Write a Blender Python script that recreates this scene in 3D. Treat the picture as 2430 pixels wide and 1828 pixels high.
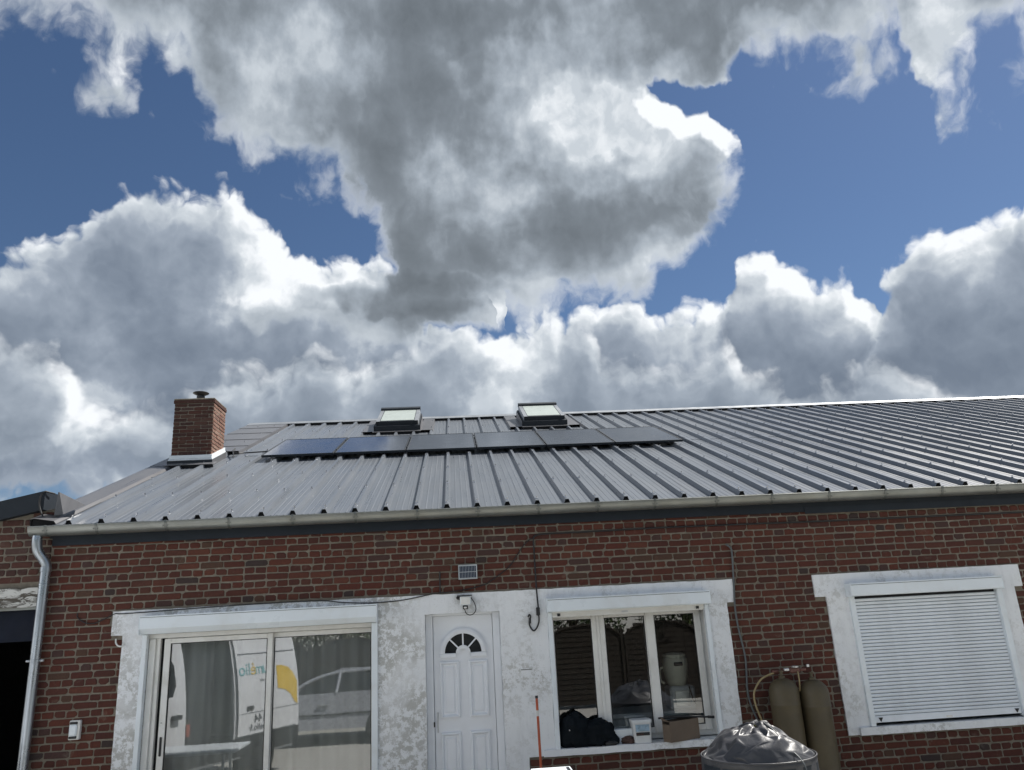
import bpy, math, random
import numpy as np
from mathutils import Vector, Matrix, noise as mnoise
random.seed(7)
for o in list(bpy.data.objects):
    bpy.data.objects.remove(o)
scene = bpy.context.scene
C = scene.collection
R = math.radians

# ------------------------------------------------------------------ camera
YAW, PITCH, ROLL = R(4.65), R(16.615), R(-3.13)
CAM = Vector((0.0, -8.66, 2.2))
_f = Vector((math.sin(YAW) * math.cos(PITCH), math.cos(YAW) * math.cos(PITCH), math.sin(PITCH)))
_r0 = Vector((math.cos(YAW), -math.sin(YAW), 0))
_u0 = _r0.cross(_f)
_r = _r0 * math.cos(ROLL) + _u0 * math.sin(ROLL)
_u = _u0 * math.cos(ROLL) - _r0 * math.sin(ROLL)
cam_data = bpy.data.cameras.new('camera')
cam = bpy.data.objects.new('camera', cam_data)
C.objects.link(cam)
M = Matrix((( _r.x, _u.x, -_f.x, CAM.x), (_r.y, _u.y, -_f.y, CAM.y), (_r.z, _u.z, -_f.z, CAM.z), (0, 0, 0, 1)))
cam.matrix_world = M
cam_data.sensor_width = 36
cam_data.sensor_fit = 'HORIZONTAL'
cam_data.lens = 1825 / 2430 * 36
cam_data.clip_start = 0.05
cam_data.clip_end = 5000
scene.camera = cam

# ------------------------------------------------------------------ sun, sky with broken cumulus, exposure
SUN_AZ, SUN_EL = R(60), R(52)            # azimuth from +Y towards +X
sun_data = bpy.data.lights.new('sun', 'SUN')
sun_data.energy = 4.8
sun_data.angle = R(0.6)
sun_data.color = (1.0, 0.955, 0.89)
sun = bpy.data.objects.new('sun', sun_data)
C.objects.link(sun)
sun_dir = Vector((math.cos(SUN_EL) * math.sin(SUN_AZ), math.cos(SUN_EL) * math.cos(SUN_AZ), math.sin(SUN_EL)))
sun.rotation_euler = sun_dir.to_track_quat('Z', 'Y').to_euler()
sun.location = (20, 20, 30)
scene.view_settings.view_transform = 'Standard'
scene.view_settings.look = 'None'
scene.view_settings.exposure = 0.67
scene.view_settings.gamma = 1.0
scene.view_settings.use_curve_mapping = False
scene.cycles.max_bounces = 8
scene.cycles.diffuse_bounces = 3
scene.cycles.glossy_bounces = 4
scene.cycles.transparent_max_bounces = 12
scene.cycles.transmission_bounces = 6
scene.cycles.caustics_reflective = False
scene.cycles.caustics_refractive = False
scene.cycles.sample_clamp_indirect = 6.0
scene.cycles.use_denoising = True


class NT:
    """tiny helper to write node trees as expressions"""
    def __init__(s, tree):
        s.t = tree

    def n(s, kind, **kw):
        nd = s.t.nodes.new(kind)
        for k, v in kw.items():
            setattr(nd, k, v)
        return nd

    def put(s, sock, v):
        if isinstance(v, bpy.types.NodeSocket):
            s.t.links.new(v, sock)
        else:
            sock.default_value = v

    def m(s, op, a, b=None, c=None, clamp=False):
        nd = s.n('ShaderNodeMath', operation=op, use_clamp=clamp)
        for i, v in enumerate((a, b, c)):
            if v is not None:
                s.put(nd.inputs[i], v)
        return nd.outputs[0]

    def vm(s, op, a, b=None, scale=None):
        nd = s.n('ShaderNodeVectorMath', operation=op)
        s.put(nd.inputs[0], a)
        if b is not None:
            s.put(nd.inputs[1], b)
        if scale is not None:
            s.put(nd.inputs['Scale'], scale)
        return nd.outputs[1] if op in ('LENGTH', 'DOT_PRODUCT', 'DISTANCE') else nd.outputs[0]

    def noise(s, vec, scale, detail=4, rough=0.55, dim='3D', typ='FBM', lac=2.0, dist=0.0):
        nd = s.n('ShaderNodeTexNoise', noise_dimensions=dim)
        nd.noise_type = typ
        if vec is not None:
            s.put(nd.inputs['Vector'], vec)
        s.put(nd.inputs['Scale'], scale)
        s.put(nd.inputs['Detail'], detail)
        s.put(nd.inputs['Roughness'], rough)
        s.put(nd.inputs['Lacunarity'], lac)
        s.put(nd.inputs['Distortion'], dist)
        return nd

    def ramp(s, fac, stops, interp='LINEAR'):
        nd = s.n('ShaderNodeValToRGB')
        cr = nd.color_ramp
        cr.interpolation = interp
        while len(cr.elements) < len(stops):
            cr.elements.new(0.5)
        for e, (p, col) in zip(cr.elements, stops):
            e.position = p
            e.color = (*col, 1) if len(col) == 3 else col
        s.put(nd.inputs[0], fac)
        return nd.outputs[0]

    def mr(s, v, a, b, c=0.0, d=1.0, smooth=False):
        nd = s.n('ShaderNodeMapRange')
        nd.clamp = True
        if smooth:
            nd.interpolation_type = 'SMOOTHSTEP'
        s.put(nd.inputs[0], v)
        for i, q in enumerate((a, b, c, d)):
            s.put(nd.inputs[1 + i], q)
        return nd.outputs[0]

    def mix(s, fac, a, b, blend='MIX'):
        nd = s.n('ShaderNodeMix', data_type='RGBA', blend_type=blend)
        s.put(nd.inputs[0], fac)
        for i, v in ((6, a), (7, b)):
            if isinstance(v, tuple) and len(v) == 3:
                v = (*v, 1)
            s.put(nd.inputs[i], v)
        return nd.outputs[2]


# outlines of the cloud masses round the sky: (azimuth + 40) / 90, top elevation / 60, base elevation / 60
CLOUDS_HIGH = [(0.0601, 0.8667, 0.6101), (0.0734, 0.8667, 0.6014), (0.1063, 0.8667, 0.5918), (0.1628, 0.8667, 0.5675), (0.2179, 0.8667, 0.5898), (0.2293, 0.8667, 0.5562), (0.2421, 0.8667, 0.5314), (0.27, 0.8667, 0.5062), (0.2931, 0.8667, 0.5202), (0.3294, 0.8667, 0.517), (0.3667, 0.8667, 0.4909), (0.3811, 0.8667, 0.4509), (0.3993, 0.8667, 0.4071), (0.4069, 0.8667, 0.3451), (0.4552, 0.8667, 0.3352), (0.496, 0.8667, 0.3384), (0.5374, 0.8667, 0.3489), (0.5793, 0.8667, 0.3664), (0.6206, 0.8667, 0.3767), (0.6616, 0.8667, 0.3907), (0.6857, 0.8667, 0.4345), (0.7123, 0.8667, 0.4967), (0.7299, 0.8667, 0.5881), (0.7633, 0.8667, 0.5835), (0.7996, 0.8667, 0.5686), (0.814, 0.8667, 0.5427), (0.8293, 0.8667, 0.5478), (0.8559, 0.8667, 0.5683), (0.861, 0.8667, 0.5168), (0.8642, 0.8667, 0.4672), (0.8883, 0.8667, 0.4766), (0.9269, 0.8667, 0.4996)]
CLOUDS_BANK = [(0.0877, 0.3793, 0.1428), (0.1063, 0.3969, 0.1428), (0.1198, 0.4154, 0.1442), (0.1382, 0.4183, 0.1465), (0.1531, 0.4322, 0.1483), (0.1633, 0.4499, 0.1496), (0.1734, 0.4724, 0.1509), (0.1932, 0.4875, 0.1551), (0.2149, 0.4924, 0.1596), (0.2362, 0.4973, 0.1395), (0.2419, 0.4973, 0.1342), (0.2627, 0.4972, 0.1322), (0.2828, 0.4743, 0.1303), (0.2993, 0.4392, 0.1288), (0.3954, 0.4292, 0.1197), (0.4156, 0.3902, 0.1178), (0.4559, 0.3609, 0.1141), (0.5173, 0.3567, 0.1083), (0.5797, 0.372, 0.1024), (0.6187, 0.3533, 0.0988), (0.6373, 0.3397, 0.097), (0.6621, 0.3543, 0.0947), (0.6808, 0.3474, 0.0929), (0.6959, 0.4016, 0.0915), (0.7216, 0.4082, 0.0891), (0.7438, 0.3746, 0.087), (0.7883, 0.3614, 0.0828), (0.7909, 0.3019, 0.0826), (0.8103, 0.3475, 0.0807), (0.8391, 0.3881, 0.078), (0.8627, 0.3956, 0.0758), (0.9113, 0.3796, 0.0755)]
CLOUDS_LOW = [(0.0938, 0.3117, 0.1731), (0.1056, 0.3099, 0.1731), (0.1198, 0.3078, 0.174), (0.1407, 0.3045, 0.1755), (0.1547, 0.2568, 0.1764), (0.185, 0.2425, 0.1785), (0.2011, 0.2488, 0.1796), (0.2298, 0.2599, 0.1853), (0.2666, 0.2922, 0.1925), (0.2701, 0.2954, 0.1922), (0.299, 0.3028, 0.189), (0.3361, 0.3297, 0.1849), (0.375, 0.3167, 0.1807), (0.4148, 0.3336, 0.1763), (0.4557, 0.3523, 0.1719), (0.4803, 0.3567, 0.1692), (0.5019, 0.3323, 0.1668), (0.5377, 0.3546, 0.1629), (0.5721, 0.349, 0.1591), (0.5831, 0.3033, 0.1579), (0.6132, 0.2815, 0.1546), (0.6451, 0.2931, 0.1511), (0.6777, 0.3146, 0.1476), (0.6882, 0.2678, 0.1464), (0.7221, 0.2439, 0.1427), (0.7614, 0.2241, 0.1384), (0.791, 0.2484, 0.1352), (0.809, 0.2381, 0.1332), (0.8327, 0.2057, 0.1306), (0.8732, 0.1899, 0.1262), (0.8819, 0.1866, 0.1262)]
CLOUD_TAIL = [(0.249, 0.3782, 0.3713), (0.2493, 0.3784, 0.3713), (0.2814, 0.3984, 0.3543), (0.2828, 0.3988, 0.3536), (0.3156, 0.4083, 0.3482), (0.3168, 0.4083, 0.3481), (0.3549, 0.4084, 0.3488), (0.3553, 0.4085, 0.3489), (0.4029, 0.4263, 0.3422), (0.4037, 0.4266, 0.3422), (0.488, 0.4429, 0.3408), (0.4919, 0.4436, 0.3408)]
CLOUD_GAP = [(0.6307, 0.6099, 0.6084), (0.6308, 0.6099, 0.6081), (0.6469, 0.6219, 0.5768), (0.6522, 0.6259, 0.5741), (0.671, 0.6172, 0.5646), (0.6768, 0.6145, 0.5634), (0.6956, 0.6044, 0.5597), (0.7007, 0.6017, 0.5499), (0.7186, 0.5965, 0.5156), (0.7286, 0.5937, 0.5156)]
# where the high cloud is thinner (+) or thicker (-): azimuth, elevation, half-widths, amount
CLOUD_VEIL = [(14.7, 34.5, 10.0, 4.6, 0.85), (8.5, 36.3, 6.8, 4.3, 0.55), (20.4, 31.7, 5.8, 3.7, 0.7), (40.7, 32.5, 5.3, 5.1, 0.9), (29.0, 36.5, 12.8, 2.7, 0.7), (16.4, 40.5, 10.3, 2.2, 0.35), (-27.8, 38.1, 10.9, 3.4, 0.8), (-22.9, 35.6, 4.2, 2.2, 0.5), (-13.0, 32.4, 7.2, 2.5, 0.5), (19.0, 24.5, 5.6, 2.0, 0.5), (9.6, 26.9, 10.5, 3.3, -0.6), (-3.1, 35.4, 7.9, 3.1, -0.35), (2.0, 42.5, 9.2, 2.5, -0.8), (-4.4, 23.4, 9.5, 2.0, -0.9)]

world = bpy.data.worlds.new('World')
scene.world = world
world.use_nodes = True
wt = world.node_tree
wt.nodes.clear()

w = NT(wt)
tc = w.n('ShaderNodeTexCoord')
dirn = w.vm('NORMALIZE', tc.outputs['Generated'])
sx = w.n('ShaderNodeSeparateXYZ')
w.put(sx.inputs[0], dirn)
az = w.m('MULTIPLY', w.m('ARCTAN2', sx.outputs[0], sx.outputs[1]), 57.2958)
el = w.m('MULTIPLY', w.m('ARCSINE', sx.outputs[2]), 57.2958)
cb = w.n('ShaderNodeCombineXYZ')
w.put(cb.inputs[0], az)
w.put(cb.inputs[1], el)
ANGLES = cb.outputs[0]



def billow(vec):
    """warped position and billowing noise shared by all layers"""
    w1 = w.noise(vec, 0.21, 4, 0.54, '2D').outputs['Color']
    w1 = w.vm('MULTIPLY', w.vm('SUBTRACT', w1, (0.5, 0.5, 0.5)), (4.0, 3.4, 0))
    wpos = w.vm('ADD', vec, w1)
    n1 = w.noise(wpos, 0.16, 9, 0.60, '2D').outputs['Fac']
    vo = w.n('ShaderNodeTexVoronoi', voronoi_dimensions='2D', feature='F1')
    w.put(vo.inputs['Vector'], w.vm('ADD', vec, w.vm('SCALE', w1, scale=0.85)))
    vo.inputs['Scale'].default_value = 0.42
    vo.inputs['Detail'].default_value = 1.0
    vo.inputs['Roughness'].default_value = 0.55
    vo.inputs['Lacunarity'].default_value = 2.6
    s_ = w.n('ShaderNodeSeparateXYZ')
    w.put(s_.inputs[0], wpos)
    fac = w.m('DIVIDE', w.m('ADD', s_.outputs[0], 40.0), 90.0)
    return fac, s_.outputs[1], w.m('SUBTRACT', n1, 0.5), w.m('SUBTRACT', 0.42, w.m('POWER', vo.outputs['Distance'], 1.2))


def strip(stops, fac, elev, soft_t, soft_b):
    c_ = w.ramp(fac, [(p, (a_, b_, 0.0)) for p, a_, b_ in stops])
    s_ = w.n('ShaderNodeSeparateColor')
    w.put(s_.inputs[0], c_)
    up = w.m('DIVIDE', w.m('SUBTRACT', w.m('MULTIPLY', s_.outputs[0], 60.0), elev), soft_t)
    dn = w.m('DIVIDE', w.m('SUBTRACT', elev, w.m('MULTIPLY', s_.outputs[1], 60.0)), soft_b)
    return w.m('MAXIMUM', w.m('MINIMUM', w.m('MINIMUM', up, dn), 1.7), -1.5)


def veil(vec):
    acc = None
    for a_, e_, ra, rb, wgt in CLOUD_VEIL:
        q = w.n('ShaderNodeVectorMath', operation='MULTIPLY_ADD')
        w.put(q.inputs[0], vec)
        q.inputs[1].default_value = (1 / ra, 1 / rb, 0)
        q.inputs[2].default_value = (-a_ / ra, -e_ / rb, 0)
        r2 = w.vm('DOT_PRODUCT', q.outputs[0], q.outputs[0])
        v = w.m('MULTIPLY', w.m('MAXIMUM', w.m('SUBTRACT', 1.0, r2), 0.0), wgt)
        acc = v if acc is None else w.m('ADD', acc, v)
    return acc


def inside(fac, lo, hi):
    return w.m('MINIMUM', w.m('GREATER_THAN', fac, lo), w.m('LESS_THAN', fac, hi))


def layers(vec):
    fac, elev, n1, pf = billow(vec)
    # beyond the frame the same broken cloud cover goes on round the sky
    ox = w.m('DIVIDE', w.m('SUBTRACT', AZ, 5.0), 41.0)
    oy = w.m('DIVIDE', w.m('SUBTRACT', EL, 22.0), 21.0)
    far = w.m('ADD', w.m('POWER', w.m('ABSOLUTE', ox), 4.0), w.m('POWER', w.m('ABSOLUTE', oy), 4.0))
    out = w.mr(far, 0.9, 2.2, smooth=True)
    gen = w.noise(vec, 0.05, 2, 0.5, '2D').outputs['Fac']
    gen = w.mr(gen, 0.36, 0.62, -1.0, 1.6)
    hi = strip(CLOUDS_HIGH, fac, elev, 2.6, 4.4)
    gap = strip(CLOUD_GAP, fac, elev, 1.6, 1.6)
    gap = w.m('MULTIPLY', w.m('MAXIMUM', gap, 0.0), inside(fac, CLOUD_GAP[0][0], CLOUD_GAP[-1][0]))
    hi = w.m('MULTIPLY_ADD', gap, -2.4, hi)
    tail = strip(CLOUD_TAIL, fac, elev, 1.7, 1.5)
    tail = w.m('MULTIPLY_ADD', w.m('SUBTRACT', inside(fac, CLOUD_TAIL[0][0], CLOUD_TAIL[-1][0]), 1.0), 3.0, tail)
    hi = w.m('MAXIMUM', hi, tail)
    hi = w.m('MULTIPLY_ADD', VEIL, -0.62, hi)
    mixf = w.n('ShaderNodeMix', data_type='FLOAT')
    w.put(mixf.inputs[0], out)
    w.put(mixf.inputs[2], hi)
    w.put(mixf.inputs[3], gen)
    hi = mixf.outputs[0]
    bank = w.m('MULTIPLY_ADD', out, -3.0, strip(CLOUDS_BANK, fac, elev, 3.6, 2.4))
    low = w.m('MULTIPLY_ADD', out, -3.0, strip(CLOUDS_LOW, fac, elev, 3.2, 2.2))
    res = []
    for base, na, pa in ((hi, 1.75, 0.26), (bank, 1.15, 0.42), (low, 1.45, 0.38)):
        v = w.m('MULTIPLY_ADD', n1, na, w.m('ADD', base, 0.12))
        res.append(w.m('MULTIPLY_ADD', pf, pa, v))
    return res


AZ, EL = az, el
VEIL = veil(w.vm('ADD', ANGLES, w.vm('MULTIPLY', w.vm('SUBTRACT', w.noise(ANGLES, 0.25, 3, 0.55, '2D').outputs['Color'], (0.5, 0.5, 0.5)), (6, 5, 0))))
F0 = layers(ANGLES)
F1 = layers(w.vm('ADD', ANGLES, (0.8, 1.2, 0)))               # a step towards the sun
THIN = w.mr(w.noise(ANGLES, 0.11, 6, 0.52, '2D').outputs['Fac'], 0.32, 0.68, 0.18, 1.85)


def cloud_layer(f0, f1, edge, absorb, rim, ramp, thin=None):
    alpha = w.mr(f0, -0.04, edge, smooth=True)
    # light that gets through: thin rims glow, thick cores are grey, sunward sides are lit
    p0 = w.m('MAXIMUM', f0, 0.0)
    depth = w.m('ADD', w.m('MULTIPLY', p0, 0.95), w.m('MULTIPLY', w.m('MAXIMUM', f1, 0.0), 0.35))
    depth = w.m('MULTIPLY', depth, THIN if thin is None else w.m('MAXIMUM', w.m('MULTIPLY_ADD', thin, -1.0, THIN), 0.06))
    trans = w.m('POWER', 2.718, w.m('MULTIPLY', depth, -absorb))
    relief = w.m('MULTIPLY', w.m('SUBTRACT', f0, f1), w.mr(p0, 0.1, 1.5, rim, rim * 0.45))
    relief = w.m('MAXIMUM', relief, -0.06 if thin is not None else -0.22)
    lit = w.m('ADD', w.m('MULTIPLY', trans, 0.88), relief, clamp=True)
    return alpha, w.ramp(lit, ramp)


WHITE = (0.80, 0.825, 0.85)
a1, k1 = cloud_layer(F0[0], F1[0], 0.70, 0.47, 0.52,
                     [(0.0, (0.125, 0.145, 0.166)), (0.25, (0.186, 0.214, 0.245)), (0.50, (0.31, 0.352, 0.40)), (0.80, (0.50, 0.545, 0.59)), (1.0, WHITE)], VEIL)
a2, k2 = cloud_layer(F0[1], F1[1], 0.30, 0.72, 0.60,
                     [(0.0, (0.150, 0.185, 0.24)), (0.22, (0.20, 0.24, 0.30)), (0.50, (0.29, 0.335, 0.40)), (0.80, (0.51, 0.555, 0.60)), (1.0, WHITE)])
a3, k3 = cloud_layer(F0[2], F1[2], 0.70, 0.85, 0.50,
                     [(0.0, (0.165, 0.20, 0.25)), (0.22, (0.215, 0.255, 0.31)), (0.50, (0.31, 0.355, 0.415)), (0.80, (0.52, 0.565, 0.61)), (1.0, WHITE)])
# the farther banks lie behind the nearer ones
col = w.mix(a3, k2, k3)
low_a = w.m('MAXIMUM', a2, a3)
col = w.mix(a1, col, k1)
alpha = w.m('MAXIMUM', low_a, a1)
# unseen clouds opposite the sun, front-lit, made extra bright to light the facade
away = w.mr(w.vm('DOT_PRODUCT', dirn, tuple(sun_dir)), 0.12, -0.45, 0.0, 0.85, smooth=True)
col = w.mix(away, col, (1.45, 1.46, 1.5))
sky = w.n('ShaderNodeTexSky', sky_type='NISHITA')
sky.sun_disc = False
sky.sun_elevation = SUN_EL
sky.sun_rotation = SUN_AZ
sky.altitude = 50
sky.air_density = 1.0
sky.dust_density = 0.2
sky.ozone_density = 4.0
hs = w.n('ShaderNodeHueSaturation')
hs.inputs['Saturation'].default_value = 1.07
w.put(hs.inputs['Color'], w.mix(1.0, sky.outputs[0], (1.04, 1.0, 1.0), 'MULTIPLY'))
bg_sky = w.n('ShaderNodeBackground')
w.put(bg_sky.inputs[0], hs.outputs[0])
bg_sky.inputs[1].default_value = 0.047
bg_cl = w.n('ShaderNodeBackground')
w.put(bg_cl.inputs[0], col)
bg_cl.inputs[1].default_value = 0.76
mxs = w.n('ShaderNodeMixShader')
w.put(mxs.inputs[0], alpha)
w.put(mxs.inputs[1], bg_sky.outputs[0])
w.put(mxs.inputs[2], bg_cl.outputs[0])
wo = w.n('ShaderNodeOutputWorld')
w.put(wo.inputs[0], mxs.outputs[0])
world.cycles.sampling_method = 'MANUAL'
world.cycles.sample_map_resolution = 512

# ------------------------------------------------------------------ measuring: a pixel of the photograph -> a point of a wall plane
def at(px, py, y=0.0):
    d = (px - 1215) / 1825 * _r - (py - 914) / 1825 * _u + _f
    t = (y - CAM.y) / d.y
    return CAM + d * t


def to_px(p):
    v = Vector(p) - CAM
    k = v.dot(_f)
    return 1215 + 1825 * v.dot(_r) / k, 914 - 1825 * v.dot(_u) / k


# roof frame: x along the eave, v up the slope, h off the sheet
PITCH_R = R(20.66)
EAVE_Y, EAVE_Z = -0.137, 3.362
SV = Vector((0, math.cos(PITCH_R), math.sin(PITCH_R)))
SN = Vector((0, -math.sin(PITCH_R), math.cos(PITCH_R)))


def roof(x, v, h=0.0):
    return Vector((x, EAVE_Y, EAVE_Z)) + SV * v + SN * h


# ------------------------------------------------------------------ mesh building
class MB:
    def __init__(s):
        s.v, s.f = [], []

    def add(s, verts, faces):
        b = len(s.v)
        s.v += [tuple(p) for p in verts]
        s.f += [tuple(i + b for i in f) for f in faces]
        return s

    def box(s, x0, x1, y0, y1, z0, z1):
        return s.add([(x0, y0, z0), (x1, y0, z0), (x1, y1, z0), (x0, y1, z0), (x0, y0, z1), (x1, y0, z1), (x1, y1, z1), (x0, y1, z1)],
                     [(0, 3, 2, 1), (4, 5, 6, 7), (0, 1, 5, 4), (1, 2, 6, 5), (2, 3, 7, 6), (3, 0, 4, 7)])

    def cbox(s, x0, x1, y0, y1, z0, z1, c=0.004):
        """box with chamfered edges"""
        vs, idx = [], {}
        X, Y, Z = (x0, x1), (y0, y1), (z0, z1)
        for i in (0, 1):
            for j in (0, 1):
                for k in (0, 1):
                    sx_, sy_, sz_ = (1 - 2 * i), (1 - 2 * j), (1 - 2 * k)
                    for a in range(3):
                        p = [X[i], Y[j], Z[k]]
                        for q, sg in ((0, sx_), (1, sy_), (2, sz_)):
                            if q != a:
                                p[q] += sg * c
                        idx[(i, j, k, a)] = len(vs)
                        vs.append(tuple(p))
        fs = []
        # vertex with a == axis lies on the face normal to that axis
        def face(pts, n):
            a_, b_, c_ = (Vector(vs[pts[0]]), Vector(vs[pts[1]]), Vector(vs[pts[2]]))
            if (b_ - a_).cross(c_ - a_).dot(Vector(n)) < 0:
                pts = pts[::-1]
            fs.append(tuple(pts))
        for a in range(3):
            for side in (0, 1):
                o1, o2 = [q for q in range(3) if q != a]
                loop = []
                for (m1, m2) in ((0, 0), (1, 0), (1, 1), (0, 1)):
                    key = [0, 0, 0]
                    key[a], key[o1], key[o2] = side, m1, m2
                    loop.append(idx[(*key, a)])
                n = [0, 0, 0]
                n[a] = 2 * side - 1
                face(loop, n)
        for a in range(3):
            o1, o2 = [q for q in range(3) if q != a]
            for m1 in (0, 1):
                for m2 in (0, 1):
                    k0, k1 = [0, 0, 0], [0, 0, 0]
                    k0[o1] = k1[o1] = m1
                    k0[o2] = k1[o2] = m2
                    k1[a] = 1
                    loop = [idx[(*k0, o1)], idx[(*k1, o1)], idx[(*k1, o2)], idx[(*k0, o2)]]
                    n = [0, 0, 0]
                    n[o1], n[o2] = 2 * m1 - 1, 2 * m2 - 1
                    face(loop, n)
        for i in (0, 1):
            for j in (0, 1):
                for k in (0, 1):
                    face([idx[(i, j, k, 0)], idx[(i, j, k, 1)], idx[(i, j, k, 2)]], (2 * i - 1, 2 * j - 1, 2 * k - 1))
        return s.add(vs, fs)

    def prism(s, poly, p0, p1, ax):
        """extrude a polygon; poly in the two axes other than ax (cyclic order), from p0 to p1 along ax"""
        n = len(poly)
        vs = []
        for p in (p0, p1):
            for (a, b) in poly:
                q = [0, 0, 0]
                q[ax], q[(ax + 1) % 3], q[(ax + 2) % 3] = p, a, b
                vs.append(tuple(q))
        area = sum(poly[i][0] * poly[(i + 1) % n][1] - poly[(i + 1) % n][0] * poly[i][1] for i in range(n))
        ccw = area > 0
        fs = [tuple(range(n))[::-1], tuple(range(n, 2 * n))]
        fs += [(i, (i + 1) % n, n + (i + 1) % n, n + i) for i in range(n)]
        if (not ccw) != (p1 < p0):
            fs = [f[::-1] for f in fs]
        return s.add(vs, fs)

    def tube(s, pts, r, seg=8, caps=True, closed=False):
        pts = [Vector(p) for p in pts]
        n = len(pts)
        rr = r if isinstance(r, (list, tuple)) else [r] * n
        ref = None
        vs = []
        for i, p in enumerate(pts):
            t = (pts[min(i + 1, n - 1)] - pts[max(i - 1, 0)]).normalized()
            if ref is None:
                ref = Vector((0, 0, 1)) if abs(t.z) < 0.9 else Vector((1, 0, 0))
            a = (ref - t * ref.dot(t)).normalized()
            ref = a
            b = t.cross(a)
            for k in range(seg):
                th = 2 * math.pi * k / seg
                vs.append(p + (a * math.cos(th) + b * math.sin(th)) * rr[i])
        fs = [(i * seg + k, i * seg + (k + 1) % seg, (i + 1) * seg + (k + 1) % seg, (i + 1) * seg + k) for i in range(n - 1) for k in range(seg)]
        if caps:
            fs += [tuple(range(seg))[::-1], tuple((n - 1) * seg + k for k in range(seg))]
        return s.add(vs, fs)

    def lathe(s, prof, cx=0, cy=0, seg=24, cz=0.0, jit=0):
        n = len(prof)
        vs = []
        for (rad, z) in prof:
            for k in range(seg):
                th = 2 * math.pi * k / seg
                vs.append((cx + rad * math.cos(th), cy + rad * math.sin(th), cz + z))
        fs = [(i * seg + k, i * seg + (k + 1) % seg, (i + 1) * seg + (k + 1) % seg, (i + 1) * seg + k) for i in range(n - 1) for k in range(seg)]
        fs += [tuple(range(seg))[::-1], tuple((n - 1) * seg + k for k in range(seg))]
        return s.add(vs, fs)

    def quad(s, a, b, c, d):
        return s.add([a, b, c, d], [(0, 1, 2, 3)])

    def mesh(s, name, mat=None, smooth=None, off=(0, 0, 0)):
        me = bpy.data.meshes.new(name)
        ox, oy, oz = off
        me.from_pydata([(x - ox, y - oy, z - oz) for (x, y, z) in s.v], [], s.f)
        if mat is not None:
            me.materials.append(mat)
        if smooth is not None:
            me.polygons.foreach_set('use_smooth', [True] * len(me.polygons))
            me.set_sharp_from_angle(angle=R(smooth))
        me.update()
        return me

    def build(s, name, mat, parent=None, smooth=None, local=False):
        off = (0, 0, 0) if local else origin_of(parent)
        o = bpy.data.objects.new(name, s.mesh(name, mat, smooth, off))
        C.objects.link(o)
        if parent is not None:
            o.parent = parent
        return o


def origin_of(o):
    p = Vector((0, 0, 0))
    while o is not None:
        p = p + o.location
        o = o.parent
    return p


def tag(o, label=None, cat=None, group=None, kind=None):
    if label:
        o['label'] = label
    if cat:
        o['category'] = cat
    if group:
        o['group'] = group
    if kind:
        o['kind'] = kind
    return o


def thing(name, label, cat, loc=(0, 0, 0), group=None):
    o = bpy.data.objects.new(name, None)
    o.empty_display_size = 0.2
    C.objects.link(o)
    o.location = loc
    return tag(o, label, cat, group)


def piece(name, me, parent, loc, rot=None, scale=None):
    """one more object that shares a mesh; loc in world metres"""
    o = bpy.data.objects.new(name, me)
    C.objects.link(o)
    o.parent = parent
    o.location = Vector(loc) - origin_of(parent)
    if rot is not None:
        o.rotation_euler = rot
    if scale is not None:
        o.scale = scale
    return o


def bez(pts, n=10):
    """smooth Catmull-Rom path through points"""
    P = [Vector(p) for p in pts]
    P = [P[0] * 2 - P[1]] + P + [P[-1] * 2 - P[-2]]
    out = []
    for i in range(1, len(P) - 2):
        for k in range(n):
            t = k / n
            a, b, c, d = P[i - 1], P[i], P[i + 1], P[i + 2]
            out.append(0.5 * ((2 * b) + (c - a) * t + (2 * a - 5 * b + 4 * c - d) * t * t + (3 * b - a - 3 * c + d) * t ** 3))
    out.append(P[-2])
    return out


def cells(xs, zs, filled, y0, y1, step=0.06, jitter=0.0):
    """upright slab made of grid cells (holes where filled() is False) with y0 in front; ragged edges when jitter is set"""
    def refine(a):
        out = []
        for p, q in zip(a, a[1:]):
            n = max(1, int(round((q - p) / step)))
            out += [p + (q - p) * i / n for i in range(n)]
        return out + [a[-1]]
    X, Z = refine(sorted(xs)), refine(sorted(zs))
    F = [[bool(filled((X[i] + X[i + 1]) / 2, (Z[k] + Z[k + 1]) / 2)) for k in range(len(Z) - 1)] for i in range(len(X) - 1)]
    mb = MB()
    idx = {}

    def vid(i, k, back):
        key = (i, k, back)
        if key not in idx:
            x, z = X[i], Z[k]
            around = [F[a][b] for a in (i - 1, i) for b in (k - 1, k) if 0 <= a < len(F) and 0 <= b < len(F[0])]
            if jitter and not (len(around) == 4 and all(around)):
                x += jitter * mnoise.noise(Vector((x * 9, z * 9, 3.1)))
                z += jitter * mnoise.noise(Vector((x * 9, z * 9, 8.7)))
            y = y1 if back else y0
            if jitter and not back:
                y += 0.003 * mnoise.noise(Vector((x * 3, z * 3, 0)))
            idx[key] = len(mb.v)
            mb.v.append((x, y, z))
        return idx[key]
    for i in range(len(F)):
        for k in range(len(F[0])):
            if not F[i][k]:
                continue
            mb.f.append((vid(i, k, 0), vid(i + 1, k, 0), vid(i + 1, k + 1, 0), vid(i, k + 1, 0)))
            for (di, dk, a, b) in ((-1, 0, (i, k + 1), (i, k)), (1, 0, (i + 1, k), (i + 1, k + 1)), (0, -1, (i, k), (i + 1, k)), (0, 1, (i + 1, k + 1), (i, k + 1))):
                ii, kk = i + di, k + dk
                if not (0 <= ii < len(F) and 0 <= kk < len(F[0]) and F[ii][kk]):
                    mb.f.append((vid(*b, 0), vid(*a, 0), vid(*a, 1), vid(*b, 1)))
    return mb


# ------------------------------------------------------------------ materials
MAT = {}


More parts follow.
